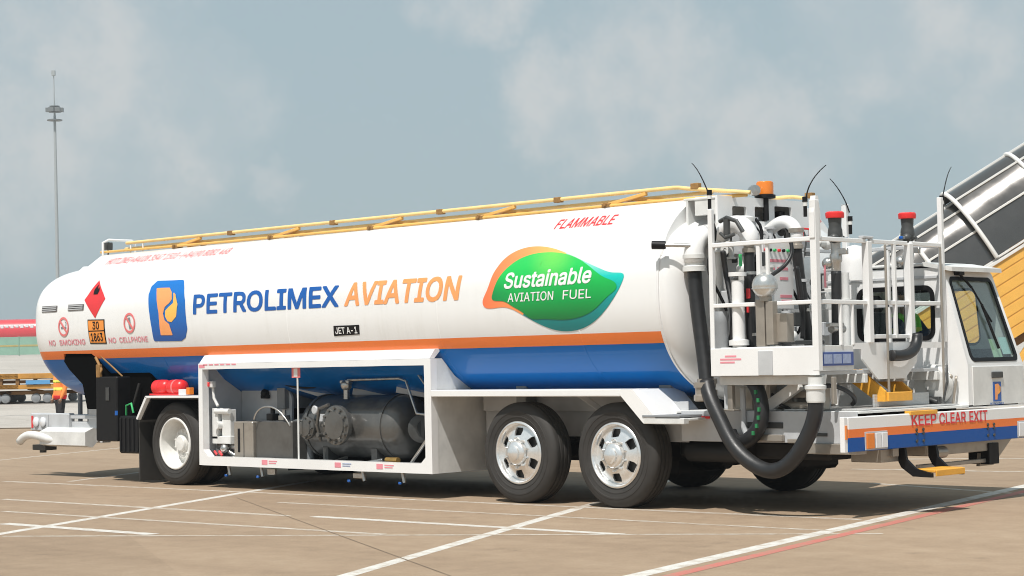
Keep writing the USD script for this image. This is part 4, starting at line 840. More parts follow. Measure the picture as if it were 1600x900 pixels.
for k, (x, y, z, a, b, c) in enumerate(((1.30, .22, 2.05, .10, .05, .16), (1.34, .46, 1.86, .12, .06, .20), (1.72, .30, 1.78, .09, .05, .14), (1.44, 1.26, 2.42, .06, .14, .20), (1.60, 1.50, 2.02, .08, .12, .18), (1.28, 1.62, 2.60, .08, .16, .22))):
    put(lp, 'junction_box', box(x, x + a, y, y + b, z, z + c, .008), (LGREY, OFFWHITE, MGREY)[k % 3])
for k, (x, y, z0, z1) in enumerate(((1.24, .30, 1.5, 2.9), (1.26, .72, 1.4, 2.9), (1.50, .46, 1.62, 2.46), (1.24, 1.46, 1.4, 2.8), (1.78, 1.72, 1.42, 2.4))):
    put(lp, 'service_pipe', [cyl((x, y, z0), (x, y, z1), .028 if k % 2 else .04, n=14)] + [lathe([(0, 0), (.06, 0), (.06, .025), (0, .025)], (x, y, z), (0, 0, 1), 18) for z in (z0 + .12, z1 - .3)], (OFFWHITE, LGREY)[k % 2], 35)
def nozzle(x, y, zc, zh):
    n = thing('fuelling_nozzle', parent=truck)
    put(n, 'red_cap', lathe([(0, 0), (.088, 0), (.092, .02), (.092, .05), (.08, .062), (0, .065)], (x, y, zc), (0, 0, 1), 28), REDPL, 35)
    put(n, 'nozzle_body', [lathe([(0, 0), (.055, 0), (.075, .05), (.07, .12), (.06, .16), (.066, .22), (.066, .24)], (x, y, zc - .24), (0, 0, 1), 24), sphere((x + .02, y - .05, zc - .20), .05), box(x - .10, x + .10, y - .02, y + .02, zc - .22, zc - .18)], DGREY, 40)
    put(n, 'nozzle_neck', [lathe([(0, 0), (.045, 0), (.05, .1), (.062, .12), (.06, .18), (.045, .2), (.05, .3)], (x, y, zc - .54), (0, 0, 1), 20), sphere((x - .08, y - .02, zc - .44), .06), box(x + .02, x + .14, y - .02, y + .02, zc - .36, zc - .30)], STEEL, 40)
    put(n, 'grip_handle', [bar((x + .02, y - .14, zc - .20), (x + .02, y + .14, zc - .20), .025, .03)], MGREY)
    put(n, 'blue_tip', box(x, x + .04, y + (.14 if y < 1 else -.17), y + (.17 if y < 1 else -.14), zc - .215, zc - .185), LETBLUE)
    hose(n, 'hose', [(x, y, zc - .52), (x, y - .01, (zc - .5 + zh) / 2), (x, y - .02, zh)], .05)
nozzle(2.40, .66, 2.885, 1.62); nozzle(2.40, 1.95, 2.93, 1.78)
hose(lp, 'return_hose', [(2.66, 1.66, 1.74), (2.68, 1.58, 1.60), (2.69, 1.40, 1.535), (2.68, 1.16, 1.53)], .055)
put(lp, 'red_tag', box(2.42, 2.43, .42, .45, 2.20, 2.42), PINK)
put(lp, 'coupling_rest', [box(2.38, 2.44, .48, .72, 1.82, 1.86), cyl((2.4, .55, 1.80), (2.4, .75, 1.80), .04)], STEEL)
put(lp, 'drum_cover', lathe([(.0, 0), (.16, 0), (.16, .18), (.13, .30), (.08, .36), (0, .38)], (1.75, 1.95, 2.32), (0, 0, 1), 28), WHITE, 40)
for k, (y, z) in enumerate(((.30, 2.36), (.30, 2.05), (.30, 1.75), (1.16, 2.30), (1.21, 2.0))):
    put(lp, 'hose_clip', [lathe([(.054, 0), (.064, 0), (.064, .03), (.054, .03), (.054, 0)], (1.635, y, z), (0, 0, 1), 18)], (STEEL, LGREY)[k % 2], 35)
for k, (y, z) in enumerate(((.70, 1.78), (1.05, 1.90), (1.55, 1.80), (1.85, 2.20), (.5, 2.5))):
    put(lp, 'pipe_bracket', [box(1.24, 1.62, y, y + .03, z, z + .05), box(1.60, 1.64, y - .04, y + .07, z - .05, z + .09)], (OFFWHITE, DGREY, LGREY)[k % 3])
for k in range(6):
    put(lp, 'control_box_knob', cyl((1.562, .64 + .075 * k, 2.62), (1.585, .64 + .075 * k, 2.62), .016, n=10), (RED, BLACK, GREENP)[k % 3])
for y in (.12, .95, 1.75):
    put(lp, 'deck_support', [box(1.44, 1.50, y, y + .06, 1.03, 1.268), box(1.40, 1.54, y - .03, y + .09, 1.013, 1.03)], STAIN)
put(lp, 'deck_valve', [cyl((1.95, .62, 1.10), (2.25, .62, 1.10), .05), sphere((2.08, .62, 1.12), .075), cyl((2.08, .62, 1.14), (2.08, .62, 1.23), .02), box(1.90, 1.95, .55, .69, 1.03, 1.18)], STEEL, 35)
put(lp, 'deck_valve', [cyl((1.15, .55, 1.18), (1.42, .55, 1.18), .045), sphere((1.25, .55, 1.18), .065), box(1.22, 1.28, .48, .52, 1.10, 1.25)], STAIN, 35)
hose(lp, 'deck_hose', [(2.3, .5, 1.12), (2.42, .42, 1.25), (2.52, .6, 1.2), (2.45, .8, 1.06)], .022)
hose(lp, 'deck_hose', [(1.55, .6, 1.2), (1.75, .45, 1.16), (1.9, .4, 1.06), (1.95, .5, 1.03)], .018)
# big looping hoses
lo = thing('looping_hose', parent=truck)
hose(lo, 'hose_loop', [(1.20, .11, 1.30), (1.28, .05, 1.16), (1.42, .02, .94), (1.61, .0, .67), (1.84, .0, .50), (2.06, .0, .445), (2.27, .0, .53), (2.44, .01, .73), (2.54, .02, .93), (2.57, .02, 1.14)], .076, HOSE, 60)
put(lo, 'end_coupling', [lathe([(.082, 0), (.09, .02), (.09, .12), (.102, .13), (.102, .16), (.07, .17), (.07, .24)], (2.572, .02, 1.10), (0, 0, 1), 26)], OFFWHITE, 35)
put(lo, 'end_coupling', [lathe([(.098, 0), (.112, .01), (.112, .06), (.098, .07), (.098, .13), (.112, .14), (.112, .19)], (1.17, .11, 1.11), (0, 0, 1), 26)], STAIN, 35)
l2 = thing('looping_hose', parent=truck)
hose(l2, 'hose_loop', [(1.60, .24, 1.36), (1.73, .21, 1.25), (1.80, .20, 1.05), (1.79, .19, .90), (1.70, .18, .77), (1.54, .18, .70), (1.40, .20, .80)], .075, HOSE, 40)
put(l2, 'green_marks', [box(x - .013, x + .013, y - .012, y + .012, z - .02, z + .02, .001) for x, y, z in ((1.785, .13, 1.20), (1.815, .128, 1.12), (1.825, .123, 1.03), (1.82, .118, .95), (1.80, .112, .87), (1.76, .108, .80))], paint('dull_green_print', (0.02, 0.20, 0.07), .6), kind='stuff')
put(truck, 'hose_saddle', [tube([(1.52, .27, 1.24), (1.52, .27, .86), (1.56, .26, .78)], .03), box(1.10, 1.35, .5, .9, 1.02, 1.28)], LGREY, 35)

# tower panel at the front of the tank
tw = thing('valve_tower', parent=truck)
fr = sg.Polygon([(.36, 2.60), (1.98, 2.60), (1.98, 2.93), (1.86, 3.19), (.36, 3.19)]).difference(so.unary_union([rrect(.60, .84, 2.93, 3.09, .02), rrect(.98, 1.20, 2.95, 3.10, .02), rrect(1.32, 1.62, 2.95, 3.12, .02)]))
put(tw, 'front_plate', prism(fr, 'x', 1.16, 1.19), WHITE, False)
put(tw, 'side_plate', [box(.86, 1.16, .40, .43, 3.0, 3.19), box(.72, 1.16, 1.86, 1.89, 2.75, 3.19), box(.72, 1.16, .39, 1.86, 3.16, 3.185), box(.75, .78, .39, 1.86, 2.75, 3.16)], OFFWHITE)
put(tw, 'cable_box', box(.9, 1.12, 1.50, 1.60, 2.95, 3.08), BLACK)
put(tw, 'valve_cap', [lathe([(.13, 0), (.13, .04), (.08, .06), (0, .06)], (1.45, .42, 2.90), (0, 0, 1), 24)], OFFWHITE, 35)
bc = thing('amber_beacon', parent=truck)
put(bc, 'beacon_base', [lathe([(0, 0), (.11, 0), (.11, .035), (.09, .04), (0, .04)], (1.17, 1.19, 3.195), (0, 0, 1), 28), cyl((1.2, 1.16, 2.96), (1.2, 1.16, 3.2), .03)], BLACK, 35)
put(bc, 'beacon_lens', lathe([(.088, 0), (.09, .01), (.09, .12), (.08, .135), (0, .137)], (1.17, 1.19, 3.236), (0, 0, 1), 28), AMBER, 35)
put(truck, 'spot_lamp', [lathe([(0, 0), (.05, .0), (.06, .05), (.055, .09), (0, .095)], (1.12, 1.03, 3.27), (.9, -.4, 0), 20)], STEEL, 35)
def whip(pts, base):
    a = thing('whip_antenna', parent=truck)
    put(a, 'whip', tube(pts, np.linspace(.0075, .004, 12), 6, 12), BLACK, True)
    put(a, 'antenna_base', [cyl(base, np.array(base) + (0, 0, .1), .018, n=14), cyl(np.array(base) + (0, 0, .14), np.array(base) + (0, 0, .19), .026, n=14)], BLACK, 35)
    put(a, 'antenna_insulator', cyl(np.array(base) + (0, 0, .10), np.array(base) + (0, 0, .14), .022, n=14), OFFWHITE, 35)
whip([(1.34, .03, 3.18), (1.28, .03, 3.30), (1.20, .04, 3.42), (1.12, .05, 3.50)], (1.35, .03, 3.02))
whip([(PX1 - .04, -.03, 3.04), (PX1 - .03, .0, 3.14), (PX1, .07, 3.25), (PX1 + .02, .22, 3.36)], (PX1 - .05, -.04, 2.86))
whip([(1.65, 2.02, 3.05), (1.63, 1.95, 3.20), (1.60, 1.87, 3.32), (1.58, 1.78, 3.40)], (1.65, 2.03, 2.82))
whip([(PX1, 2.30, 3.12), (PX1, 2.36, 3.26), (PX1, 2.42, 3.38), (PX1, 2.50, 3.48)], (PX1, 2.30, 2.98))
put(truck, 'antenna_post', box(1.57, 1.63, 1.98, 2.04, 2.4, 3.14), WHITE)

# yellow fold-down step under the platform
ys_ = thing('folding_step', parent=truck)
for y in (1.06, 1.52):
    put(ys_, 'side_arm', prism([(2.22, 1.40), (2.38, 1.40), (2.66, 1.18), (2.66, 1.08), (2.56, 1.08), (2.22, 1.30)], 'y', y, y + .03), STEPYEL, False)
put(ys_, 'tread', box(2.56, 2.68, 1.092, 1.518, 1.08, 1.17, .006), STEPYEL)

# ---- cab
cb = thing('cab', parent=truck)
put_plain = put
def put(parent, name, mesh, *a, **k):
    """the cab leans in towards its roof on the far side"""
    if str(parent).startswith(cb):
        def lean(m):
            m = m.copy(); v = m.vertices.copy(); v[:, 1] -= np.clip(v[:, 2] - 1.42, 0, 2) * .15 * np.clip((v[:, 1] - 2.31) / 1.11, 0, 1.1); m.vertices = v; return m
        mesh = [lean(q) for q in mesh] if isinstance(mesh, list) else lean(mesh)
    return put_plain(parent, name, mesh, *a, **k)
CY0, CY1 = 2.31, 3.42
prof = sg.Polygon([(1.15, .98), (2.84, .98), (2.84, 1.42), (2.585, 2.37), (2.54, 2.43), (1.20, 2.45), (1.15, 2.40)])
solid = mf(welded(prism(prof, 'y', CY0, CY1)))
inner = mf(welded(prism(prof.buffer(-.05), 'y', CY0 + .045, CY1 - .045)))
win_side = rrect(1.53, 2.46, 1.69, 2.24, .10)
c1 = mf(welded(prism(win_side, 'y', CY0 - .2, CY0 + .1)))
far_win = rrect(1.45, 2.40, 1.62, 2.24, .10)
c2 = mf(welded(prism(far_win, 'y', CY1 - .1, CY1 + .2)))
ws = rrect(CY0 + .09, CY1 - .08, 1.46, 2.325, .07)
c3 = mf(welded(prism(ws, 'x', 2.3, 3.1)))
rw = mf(welded(prism(rrect(CY0 + .2, CY1 - .2, 1.75, 2.25, .06), 'x', 1.0, 1.22)))
put(cb, 'cab_shell', unmf(solid - inner - c1 - c2 - c3 - rw), WHITE, 30)
def gasket(poly, d=.028): return poly.buffer(d * .4).difference(poly.buffer(-d))
sw = put(cb, 'side_window', prism(win_side.buffer(-.01), 'y', CY0 + .012, CY0 + .018), CABGLASS, False)
put(sw, 'gasket', prism(gasket(win_side, .035), 'y', CY0 - .008, CY0 + .03), BLACK, False)
put(sw, 'sliding_bar', box(1.98, 2.02, CY0 - .004, CY0 + .026, 1.70, 2.23), BLACK)
fw = put(cb, 'side_window', prism(far_win.buffer(-.01), 'y', CY1 - .018, CY1 - .012), CABGLASS, False)
put(fw, 'gasket', prism(gasket(far_win), 'y', CY1 - .03, CY1 + .008), BLACK, False)
def ws_x(z): return 2.84 - (z - 1.42) * (2.84 - 2.585) / .95
def slanted(poly, off, t):
    m = prism(poly, 'x', 0, t); v = m.vertices.copy(); v[:, 0] = v[:, 0] + off + ws_x(v[:, 2]); m.vertices = v; return m
wsn = put(cb, 'windscreen', slanted(ws.buffer(-.01), -.02, .006), CABGLASS, False)
put(wsn, 'gasket', slanted(gasket(ws, .03), -.012, .02), BLACK, False)
wp = thing('wiper', parent=cb)
wm = [bar((ws_x(2.36) + .03, 2.62, 2.36), (ws_x(2.22) + .03, 2.80, 2.22), .02, .025), bar((ws_x(2.22) + .03, 2.80, 2.22), (ws_x(1.86) + .02, 3.02, 1.86), .015, .02), bar((ws_x(2.05) + .016, 2.93, 2.05), (ws_x(1.58) + .016, 3.0, 1.58), .012, .03), box(ws_x(2.37) + .0, ws_x(2.37) + .07, 2.54, 2.66, 2.35, 2.41)]
put(wp if False else wp, 'wiper_arm', wm, BLACK)
put(cb, 'windscreen_sticker', slanted(sg.box(2.92, 1.49, 3.10, 1.68), -.03, .002), paint('pale_green_sticker', (0.45, 0.60, 0.42), .5), False)
put(cb, 'windscreen_sticker', slanted(sg.box(3.13, 1.52, 3.30, 1.70), -.03, .002), paint('pale_blue_sticker', (0.45, 0.64, 0.62), .5), False)
put(cb, 'roof_visor', [prism([(2.35, 2.452), (2.70, 2.385), (2.70, 2.43), (2.35, 2.495)], 'y', CY0 - .02, CY1 + .01)], OFFWHITE, False)
put(cb, 'roof_panel', box(1.1, 2.36, CY0 - .02, CY1 + .01, 2.455, 2.487, .01), OFFWHITE)
put(cb, 'roof_gutter', box(1.12, 2.55, CY0 - .014, CY0 - .001, 2.32, 2.35, .003), LGREY)
put(cb, 'front_panel', box(2.842, 2.855, CY0 + .07, CY1 - .01, 1.0, 1.40, .004), LGREY if False else OFFWHITE)
put(cb, 'front_handle', [box(2.856, 2.875, 2.74, 2.95, 1.275, 1.34)], DGREY)
cl = put(cb, 'company_logo', [box(2.856, 2.860, 2.765, 2.925, 1.03, 1.235, .002)], LETBLUE)
put(cl, 'letter_mark', prism([(2.80, 1.05), (2.84, 1.05), (2.85, 1.10), (2.88, 1.13), (2.88, 1.20), (2.86, 1.215), (2.80, 1.21)], 'x', 2.8605, 2.8625), LORANGE, False)
put(cl, 'flame_drop', prism([(2.862, 1.105), (2.90, 1.13), (2.905, 1.18), (2.885, 1.195), (2.882, 1.14)], 'x', 2.863, 2.865), STEPYEL, False)
put(cb, 'logo_caption', flat_text('PETROLIMEX', (2.857, 2.70, .998), (0, 1, 0), (0, 0, 1), .28, .022), LETBLUE, False)
put(cb, 'hand_hold', [tube([(2.72, CY0 - .03, 1.30), (2.74, CY0 - .07, 1.27), (2.70, CY0 - .07, 1.02), (2.70, CY0 - .02, 1.0)], .014), sphere((2.66, CY0 - .05, 1.30), .03)], STAIN, True)
put(cb, 'dashboard', [box(2.35, 2.74, CY0 + .06, CY1 - .06, 1.25, 1.40, .03), box(2.3, 2.5, 2.7, 3.2, 1.38, 1.50, .04)], BLACK)
put(cb, 'cab_lining', [box(1.21, 1.23, CY0 + .05, CY1 - .05, 1.02, 1.72), box(1.21, 2.7, CY0 + .05, CY1 - .05, 1.03, 1.06), box(1.25, 2.75, CY0 + .048, CY0 + .06, 1.03, 1.66), box(1.25, 2.75, CY1 - .06, CY1 - .048, 1.03, 1.58), box(1.25, 2.5, CY0 + .05, CY1 - .05, 2.375, 2.39)], DGREY)
put(cb, 'driver_seat', [box(1.55, 2.05, 2.62, 3.1, 1.20, 1.34, .05), bar((1.60, 2.86, 1.30), (1.42, 2.86, 1.98), .46, .12), box(1.38, 1.50, 2.74, 2.98, 2.0, 2.18, .04)], BLACK)
put(cb, 'steering_wheel', [tube([(2.28 + .06 * math.cos(a), 2.86 + .20 * math.sin(a), 1.62 + .19 * math.cos(a)) for a in np.linspace(0, 2 * math.pi, 25)], .014, 8), bar((2.5, 2.86, 1.42), (2.28, 2.86, 1.62), .04, .04)], BLACK, True)
put(truck, 'hose_reel', [lathe([(0, 0), (.19, 0), (.21, .02), (.21, .10), (.19, .12), (.07, .13), (.05, .15), (0, .15)], (2.48, CY0 - .02, 1.22), (0, -1, 0), 36)], OFFWHITE, 35)
put(truck, 'reel_fittings', [tube([(2.66, 2.2, 1.42), (2.70, 2.14, 1.25), (2.66, 2.12, 1.05)], .012), box(2.4, 2.62, 2.10, 2.16, 1.03, 1.10), tube([(2.35, 2.12, 1.04), (2.45, 2.08, 1.10), (2.60, 2.10, 1.05)], .02)], DGREY, True)

# ================================================================ people
def body_mesh(bones, refine=.035, it=10, grow=0.0):
    """bones: ((p, r), (q, r)) pairs; one continuous surface"""
    acc = m3.Manifold()
    for (p, r), (q, s) in bones:
        a = m3.Manifold.sphere(r + grow, 16).translate(tuple(map(float, p))); b = m3.Manifold.sphere(s + grow, 16).translate(tuple(map(float, q)))
        acc = acc + m3.Manifold.batch_hull([a, b])
    t = unmf(acc.refine_to_length(refine)); t = welded(t)
    trimesh.smoothing.filter_taubin(t, .5, -.53, it); return t
SKIN = paint('skin', (0.42, 0.25, 0.17), .55, var=.06)
HAIR = paint('black_hair', (0.015, 0.012, 0.010), .6)
NAVY = paint('navy_cloth', (0.03, 0.05, 0.10), .85, var=.2, scale=20)
HIVIS = paint('lime_vest', (0.22, 0.75, 0.06), .8, var=.1, scale=20)
HIORANGE = paint('orange_vest', (0.95, 0.28, 0.07), .8, var=.1, scale=20)
HIYELLOW = paint('yellow_vest_band', (0.78, 0.80, 0.12), .7, var=.08)
REDCL = paint('red_cloth', (0.75, 0.03, 0.04), .8, var=.1)
DARKCL = paint('dark_cloth', (0.03, 0.03, 0.035), .85, var=.2, scale=20)
BOOT = paint('black_boots', (0.015, 0.014, 0.013), .5)
def person(loc, heading, seated, label, vest, trousers, sleeve, hem=None, shade=NAVY):
    h = math.radians(heading); fx = np.array([math.cos(h), math.sin(h), 0]); lx = np.array([-math.sin(h), math.cos(h), 0]); o = np.array(loc, float)
    def W(f, l, z): return o + fx * f + lx * l + np.array([0, 0, z])
    p = thing('person', loc, label, 'person')
    hip = .10 if seated else .92
    tz = hip + .02
    lean = -.05 if seated else 0.0
    hipc, wa, ch, nk, hd = W(0, 0, hip), W(lean * .3, 0, tz + .18), W(lean * .8, 0, tz + .38), W(lean, 0, tz + .55), W(lean + .02, 0, tz + .70)
    torso, legs, arms = [], [], []
    for s in (-1, 1):
        torso += [((W(0, s * .09, hip), .12), (W(lean * .5, s * .07, tz + .20), .115)), ((W(lean * .5, s * .07, tz + .20), .115), (W(lean, s * .11, tz + .40), .115)), ((W(lean, s * .11, tz + .40), .11), (W(lean, s * .17, tz + .46), .07))]
        if seated: kn, an, to = W(.43, s * .12, hip + .02), W(.48, s * .12, hip - .40), W(.62, s * .13, hip - .44)
        else: kn, an, to = W(.02 * s, s * .11, .50), W(-.02 * s, s * .12, .09), W(.14 - .02 * s, s * .14, .045)
        legs += [((W(0, s * .09, hip), .10), (kn, .065)), ((kn, .062), (an, .045))]
        arms.append((s, kn, an, to))
    feet = []
    for s, kn, an, to in arms: feet += [((an, .05), (W(*( (-.04, s * .12, .045) if not seated else (.44, s * .12, hip - .45))), .05)), ((an, .048), (to, .042))]
    am, hands = [], []
    for s in (-1, 1):
        sh = W(lean, s * .19, tz + .45)
        if seated: el, wr, fi = W(.12, s * .25, tz + .22), W(.36, s * .15, tz + .32), W(.42, s * .13, tz + .36)
        else: el, wr, fi = W(-.03, s * .26, tz + .17), W(.08, s * .25, tz - .06), W(.10, s * .24, tz - .15)
        am += [((sh, .062), (el, .047)), ((el, .045), (wr, .032))]
        hands.append((s, wr, fi))
    hb = []
    for s, wr, fi in hands:
        d = (fi - wr) / np.linalg.norm(fi - wr); side = np.cross(d, lx if not seated else [0, 0, 1]); side /= np.linalg.norm(side); nrm = np.cross(d, side)
        palm = wr + d * .055
        hb += [((wr, .028), (palm, .034)), ((palm - side * .02, .024), (palm + side * .02, .024))]
        for k, L in enumerate((.070, .080, .075, .058)):
            b0 = palm + side * (.030 - .020 * k) + d * .02; k1 = b0 + d * L * .55 + nrm * .006; k2 = k1 + d * L * .4 + nrm * .022
            hb += [((b0, .0095), (k1, .0088)), ((k1, .0088), (k2, .008))]
        t0 = palm + side * .032 - d * .02; t1 = t0 + side * .025 + d * .03; hb += [((t0, .012), (t1, .0105)), ((t1, .0105), (t1 + d * .025 + nrm * .008, .009))]
    head = [((nk, .055), (hd - np.array([0, 0, .05]), .06)), ((hd, .085), (hd + np.array([0, 0, .06]) - fx * .01, .092)), ((hd + fx * .045 - np.array([0, 0, .07]), .045), (hd, .08)), ((hd + fx * .092 - np.array([0, 0, .002]), .014), (hd + fx * .10 - np.array([0, 0, .03]), .017))]
    for s in (-1, 1): head.append(((hd + lx * s * .088 + np.array([0, 0, -.01]), .018), (hd + lx * s * .09 + np.array([0, 0, .02]), .018)))
    allb = torso + legs + am + hb + head + feet + [((ch, .1), (nk, .058))]
    put(p, 'body', body_mesh(allb, .03, 6, -.006), SKIN, True)
    put(p, 'shirt', body_mesh(torso + am[::2] + am[1::2], .04, 6, .006), sleeve, True)
    put(p, 'vest', body_mesh(torso, .04, 6, .014), vest, True)
    zc = o[2] + tz
    band = unmf(mf(welded(body_mesh(torso, .04, 6, .017))) ^ m3.Manifold.cube((4, 4, .07), True).translate((float(o[0]), float(o[1]), float(zc + .16))))
    put(p, 'vest_band', band, HIYELLOW, True)
    band = unmf(mf(welded(body_mesh(torso, .04, 6, .017))) ^ m3.Manifold.cube((4, 4, .06), True).translate((float(o[0]), float(o[1]), float(zc + .34))))
    put(p, 'vest_band', band, HIYELLOW, True)
    if hem:
        band = unmf(mf(welded(body_mesh(torso, .04, 6, .02))) ^ m3.Manifold.cube((4, 4, .13), True).translate((float(o[0]), float(o[1]), float(zc - .06))))
        put(p, 'red_hem', band, hem, True)
    put(p, 'trousers', body_mesh(legs, .04, 6, .012), trousers, True)
    put(p, 'boots', body_mesh(feet, .03, 4, .008), BOOT, True)
    cap = unmf(mf(welded(body_mesh([((hd, .09), (hd + np.array([0, 0, .07]) - fx * .015, .098))], .025, 4, .004))) - m3.Manifold.cube((.6, .6, .3), True).translate(tuple(map(float, hd + np.array([0, 0, -.13])))) - m3.Manifold.cube((.6, .6, .3), True).translate(tuple(map(float, hd + fx * .36 + np.array([0, 0, -.07])))))
    put(p, 'hair', cap, HAIR, True)
    for s in (-1, 1):
        put(p, 'eye', sphere(hd + fx * .083 + lx * s * .032 + np.array([0, 0, .015]), .011, 1), HAIR, True)
    put(p, 'mouth', [bar(hd + fx * .093 - lx * .022 - np.array([0, 0, .062]), hd + fx * .093 + lx * .022 - np.array([0, 0, .062]), .01, .008)], paint('lip_%d' % int(seated), (0.35, 0.12, 0.10), .5), False)
person((1.80, 2.86, 1.34), 0, True, 'driver in lime vest and navy clothes seated at the wheel in the cab', HIVIS, NAVY, NAVY)
person((-27.0, 10.46, 0.005), -100, False, 'ground worker in orange hi-vis vest standing behind the rear bumper of the tanker', HIORANGE, DARKCL, HIORANGE, REDCL)

# ================================================================ background, left
def far_point(px, py, depth):
    d = FWD + (px - 800) / 2963.08 * RIGHT - (py - 450) / 2963.08 * UP
    return CAM + d * depth
RH = np.array([RIGHT[0], RIGHT[1], 0]); RH /= np.linalg.norm(RH)
FH = np.array([FWD[0], FWD[1], 0]); FH /= np.linalg.norm(FH)
def local(o):
    """builder axes: a to the right as seen, b away, z up"""
    o = np.array(o, float)
    def place(m):
        if isinstance(m, list): return [place(k) for k in m]
        m = m.copy(); v = m.vertices; m.vertices = o + v[:, :1] * RH + v[:, 1:2] * FH + v[:, 2:3] * np.array([0, 0, 1.0]); return m
    return place
# light mast
mp = far_point(92, 560, 300); mz = gpoint(300, 0)[2]
mast = thing('light_mast', (mp[0], mp[1], mz), 'tall thin grey floodlight mast far behind the rear of the tanker', 'light mast')
P = local((mp[0], mp[1], mz))
MASTG = paint('mast_grey', (0.34, 0.36, 0.36), .6); LAMPG = paint('mast_lamp_grey', (0.16, 0.17, 0.17), .5)
put(mast, 'pole', P(tube([(0, 0, 0), (-.1, 0, 18), (-.25, 0, 37)], [.33, .27, .20], 16)), MASTG, True)
put(mast, 'lamp_ring', P(([lathe([(.3, 0), (1.2, 0), (1.2, .15), (.3, .15)], (-.25, 0, 36.2), (0, 0, 1), 20), lathe([(.3, 0), (.8, 0), (.8, .15), (.3, .15)], (-.25, 0, 38.4), (0, 0, 1), 20)])), LAMPG, 30)
for k in range(6):
    a = k * math.pi / 3 + .2; c = np.array([-.25 + .95 * math.cos(a), .95 * math.sin(a), 37.9])
    put(mast, 'floodlight', P(box(c[0] - .42, c[0] + .42, c[1] - .3, c[1] + .3, c[2] - .3, c[2] + .35)), LAMPG)
put(mast, 'lightning_rod', P(tube([(-.25, 0, 37), (-.3, 0, 40), (-.35, 0, 44)], [.16, .09, .07], 8)), MASTG, True)
put(mast, 'aviation_lamp', P(box(-.65, -.1, -.3, .3, 43.4, 44.2)), MASTG)
# green barrier fence
fz = gpoint(211, 0)[2]; fo = far_point(30, 555, 211); fo[2] = float(rise(np.array((fo[:2] - CAM[:2]) @ SDIR)))
fence = thing('barrier_fence', fo, 'pale green panel fence with ochre band across the airfield behind the tanker', 'fence')
P = local(fo)
FGREEN = paint('fence_green', (0.24, 0.40, 0.31), .6, var=.12, scale=.6); FOCH = paint('fence_ochre', (0.42, 0.34, 0.14), .6, var=.1)
for k in range(-6, 14):
    put(fence, 'panel', P(box(k * 2.6 + .06, k * 2.6 + 2.54, -.04, .04, .1, 2.1, .01)), FGREEN)
    put(fence, 'post', P(box(k * 2.6 - .05, k * 2.6 + .05, -.07, .07, 0, 2.15, .01)), FGREEN)
    put(fence, 'band', P(box(k * 2.6 + .06, k * 2.6 + 2.54, -.06, -.045, 1.02, 1.22, .01)), FOCH)
# red airliner beyond the fence
ao = far_point(100, 545, 300); ao[2] = float(rise(np.array(300.0)))
plane = thing('airliner', ao, 'red airliner with white lettering parked beyond the green fence', 'airliner')
P = local(ao)
PRED = paint('airliner_red', (0.62, 0.04, 0.05), .3, coat=.5, var=.05, scale=.3); PWHT = paint('airliner_white', (0.72, 0.70, 0.70), .35)
pf = [(.05, -.6), (.6, 0), (1.2, 1.0), (1.75, 3), (1.98, 6), (1.98, 24), (1.7, 28), (1.0, 33), (.3, 36)]
CZ = 2.75
put(plane, 'fuselage', P(lathe(pf, (-19, 0, CZ), (1, 0, 0), 36)), PRED, 40)
put(plane, 'title_lettering', P(([box(-9.5 + .78 * k, -9.5 + .78 * k + .5, -1.93, -1.75, CZ + .55 + .1 * (k % 2), CZ + 1.05, .02) for k in range(7)])), PWHT)
for s in (-1, 1):
    put(plane, 'wing', P(hull([(-4, s * 1.2, CZ - 1.2), (2, s * 1.2, CZ - 1.2), (-3.8, s * 1.2, CZ - .8), (2, s * 1.2, CZ - 1.0), (5.5, s * 16, CZ + .1), (7, s * 16, CZ + .1), (5.6, s * 16, CZ + .25), (7, s * 16, CZ + .2)])), PWHT, False)
    put(plane, 'engine', P(lathe([(.7, 0), (1.05, .3), (1.1, 1.5), (.8, 3.2), (.5, 3.4), (0, 3.4)], (-4, s * 5.5, CZ - 2.0), (1, 0, 0), 24)), PWHT, 40)
    put(plane, 'main_gear', P(([cyl((0, s * 3.4, CZ - 1), (0, s * 3.4, .5), .15), cyl((0, s * 3.4 - .4, .55), (0, s * 3.4 + .4, .55), .55)])), BLACK)
    put(plane, 'tailplane', P(hull([(13, s * .8, CZ + .6), (16, s * .8, CZ + .6), (13, s * .8, CZ + .8), (15.6, s * 5.5, CZ + 1.0), (17, s * 5.5, CZ + 1.0), (16, s * 5.5, CZ + 1.1)])), PRED, False)
put(plane, 'tail_fin', P(hull([(10.5, -.15, CZ + 1.4), (10.5, .15, CZ + 1.4), (16, -.15, CZ + 1.2), (16, .15, CZ + 1.2), (15.8, -.08, CZ + 7.5), (18, 0, CZ + 7.5), (15.8, .08, CZ + 7.5)])), PRED, False)
put(plane, 'nose_gear', P(([cyl((-14.5, 0, CZ - 1), (-14.5, 0, .4), .1), cyl((-14.5, -.3, .4), (-14.5, .3, .4), .4)])), BLACK)
# distant gantry on the skyline
go = far_point(26, 512, 420); gz = float(rise(np.array(420.0)))
gan = thing('distant_gantry', (go[0], go[1], gz), 'faint grey steel gantry on the skyline behind the red airliner', 'gantry')
P = local((go[0], go[1], gz)); GANT = paint('distant_steel', (0.30, 0.34, 0.37), .7)
gh = go[2] - gz
put(gan, 'beam', P(box(-3.2, 3.6, -.3, .3, gh - .2, gh + .5)), GANT)
for x, h in ((-2.8, gh - .2), (3.2, gh - .2)): put(gan, 'leg', P(box(x - .22, x + .22, -.3, .3, 0, h)), GANT)
put(gan, 'cabin', P(box(-1.8, .2, -.8, .8, gh + .52, gh + 1.9)), GANT)
put(gan, 'jib', P(bar((.4, 0, gh + .6), (3.2, 0, gh + 1.5), .2, .2)), GANT)
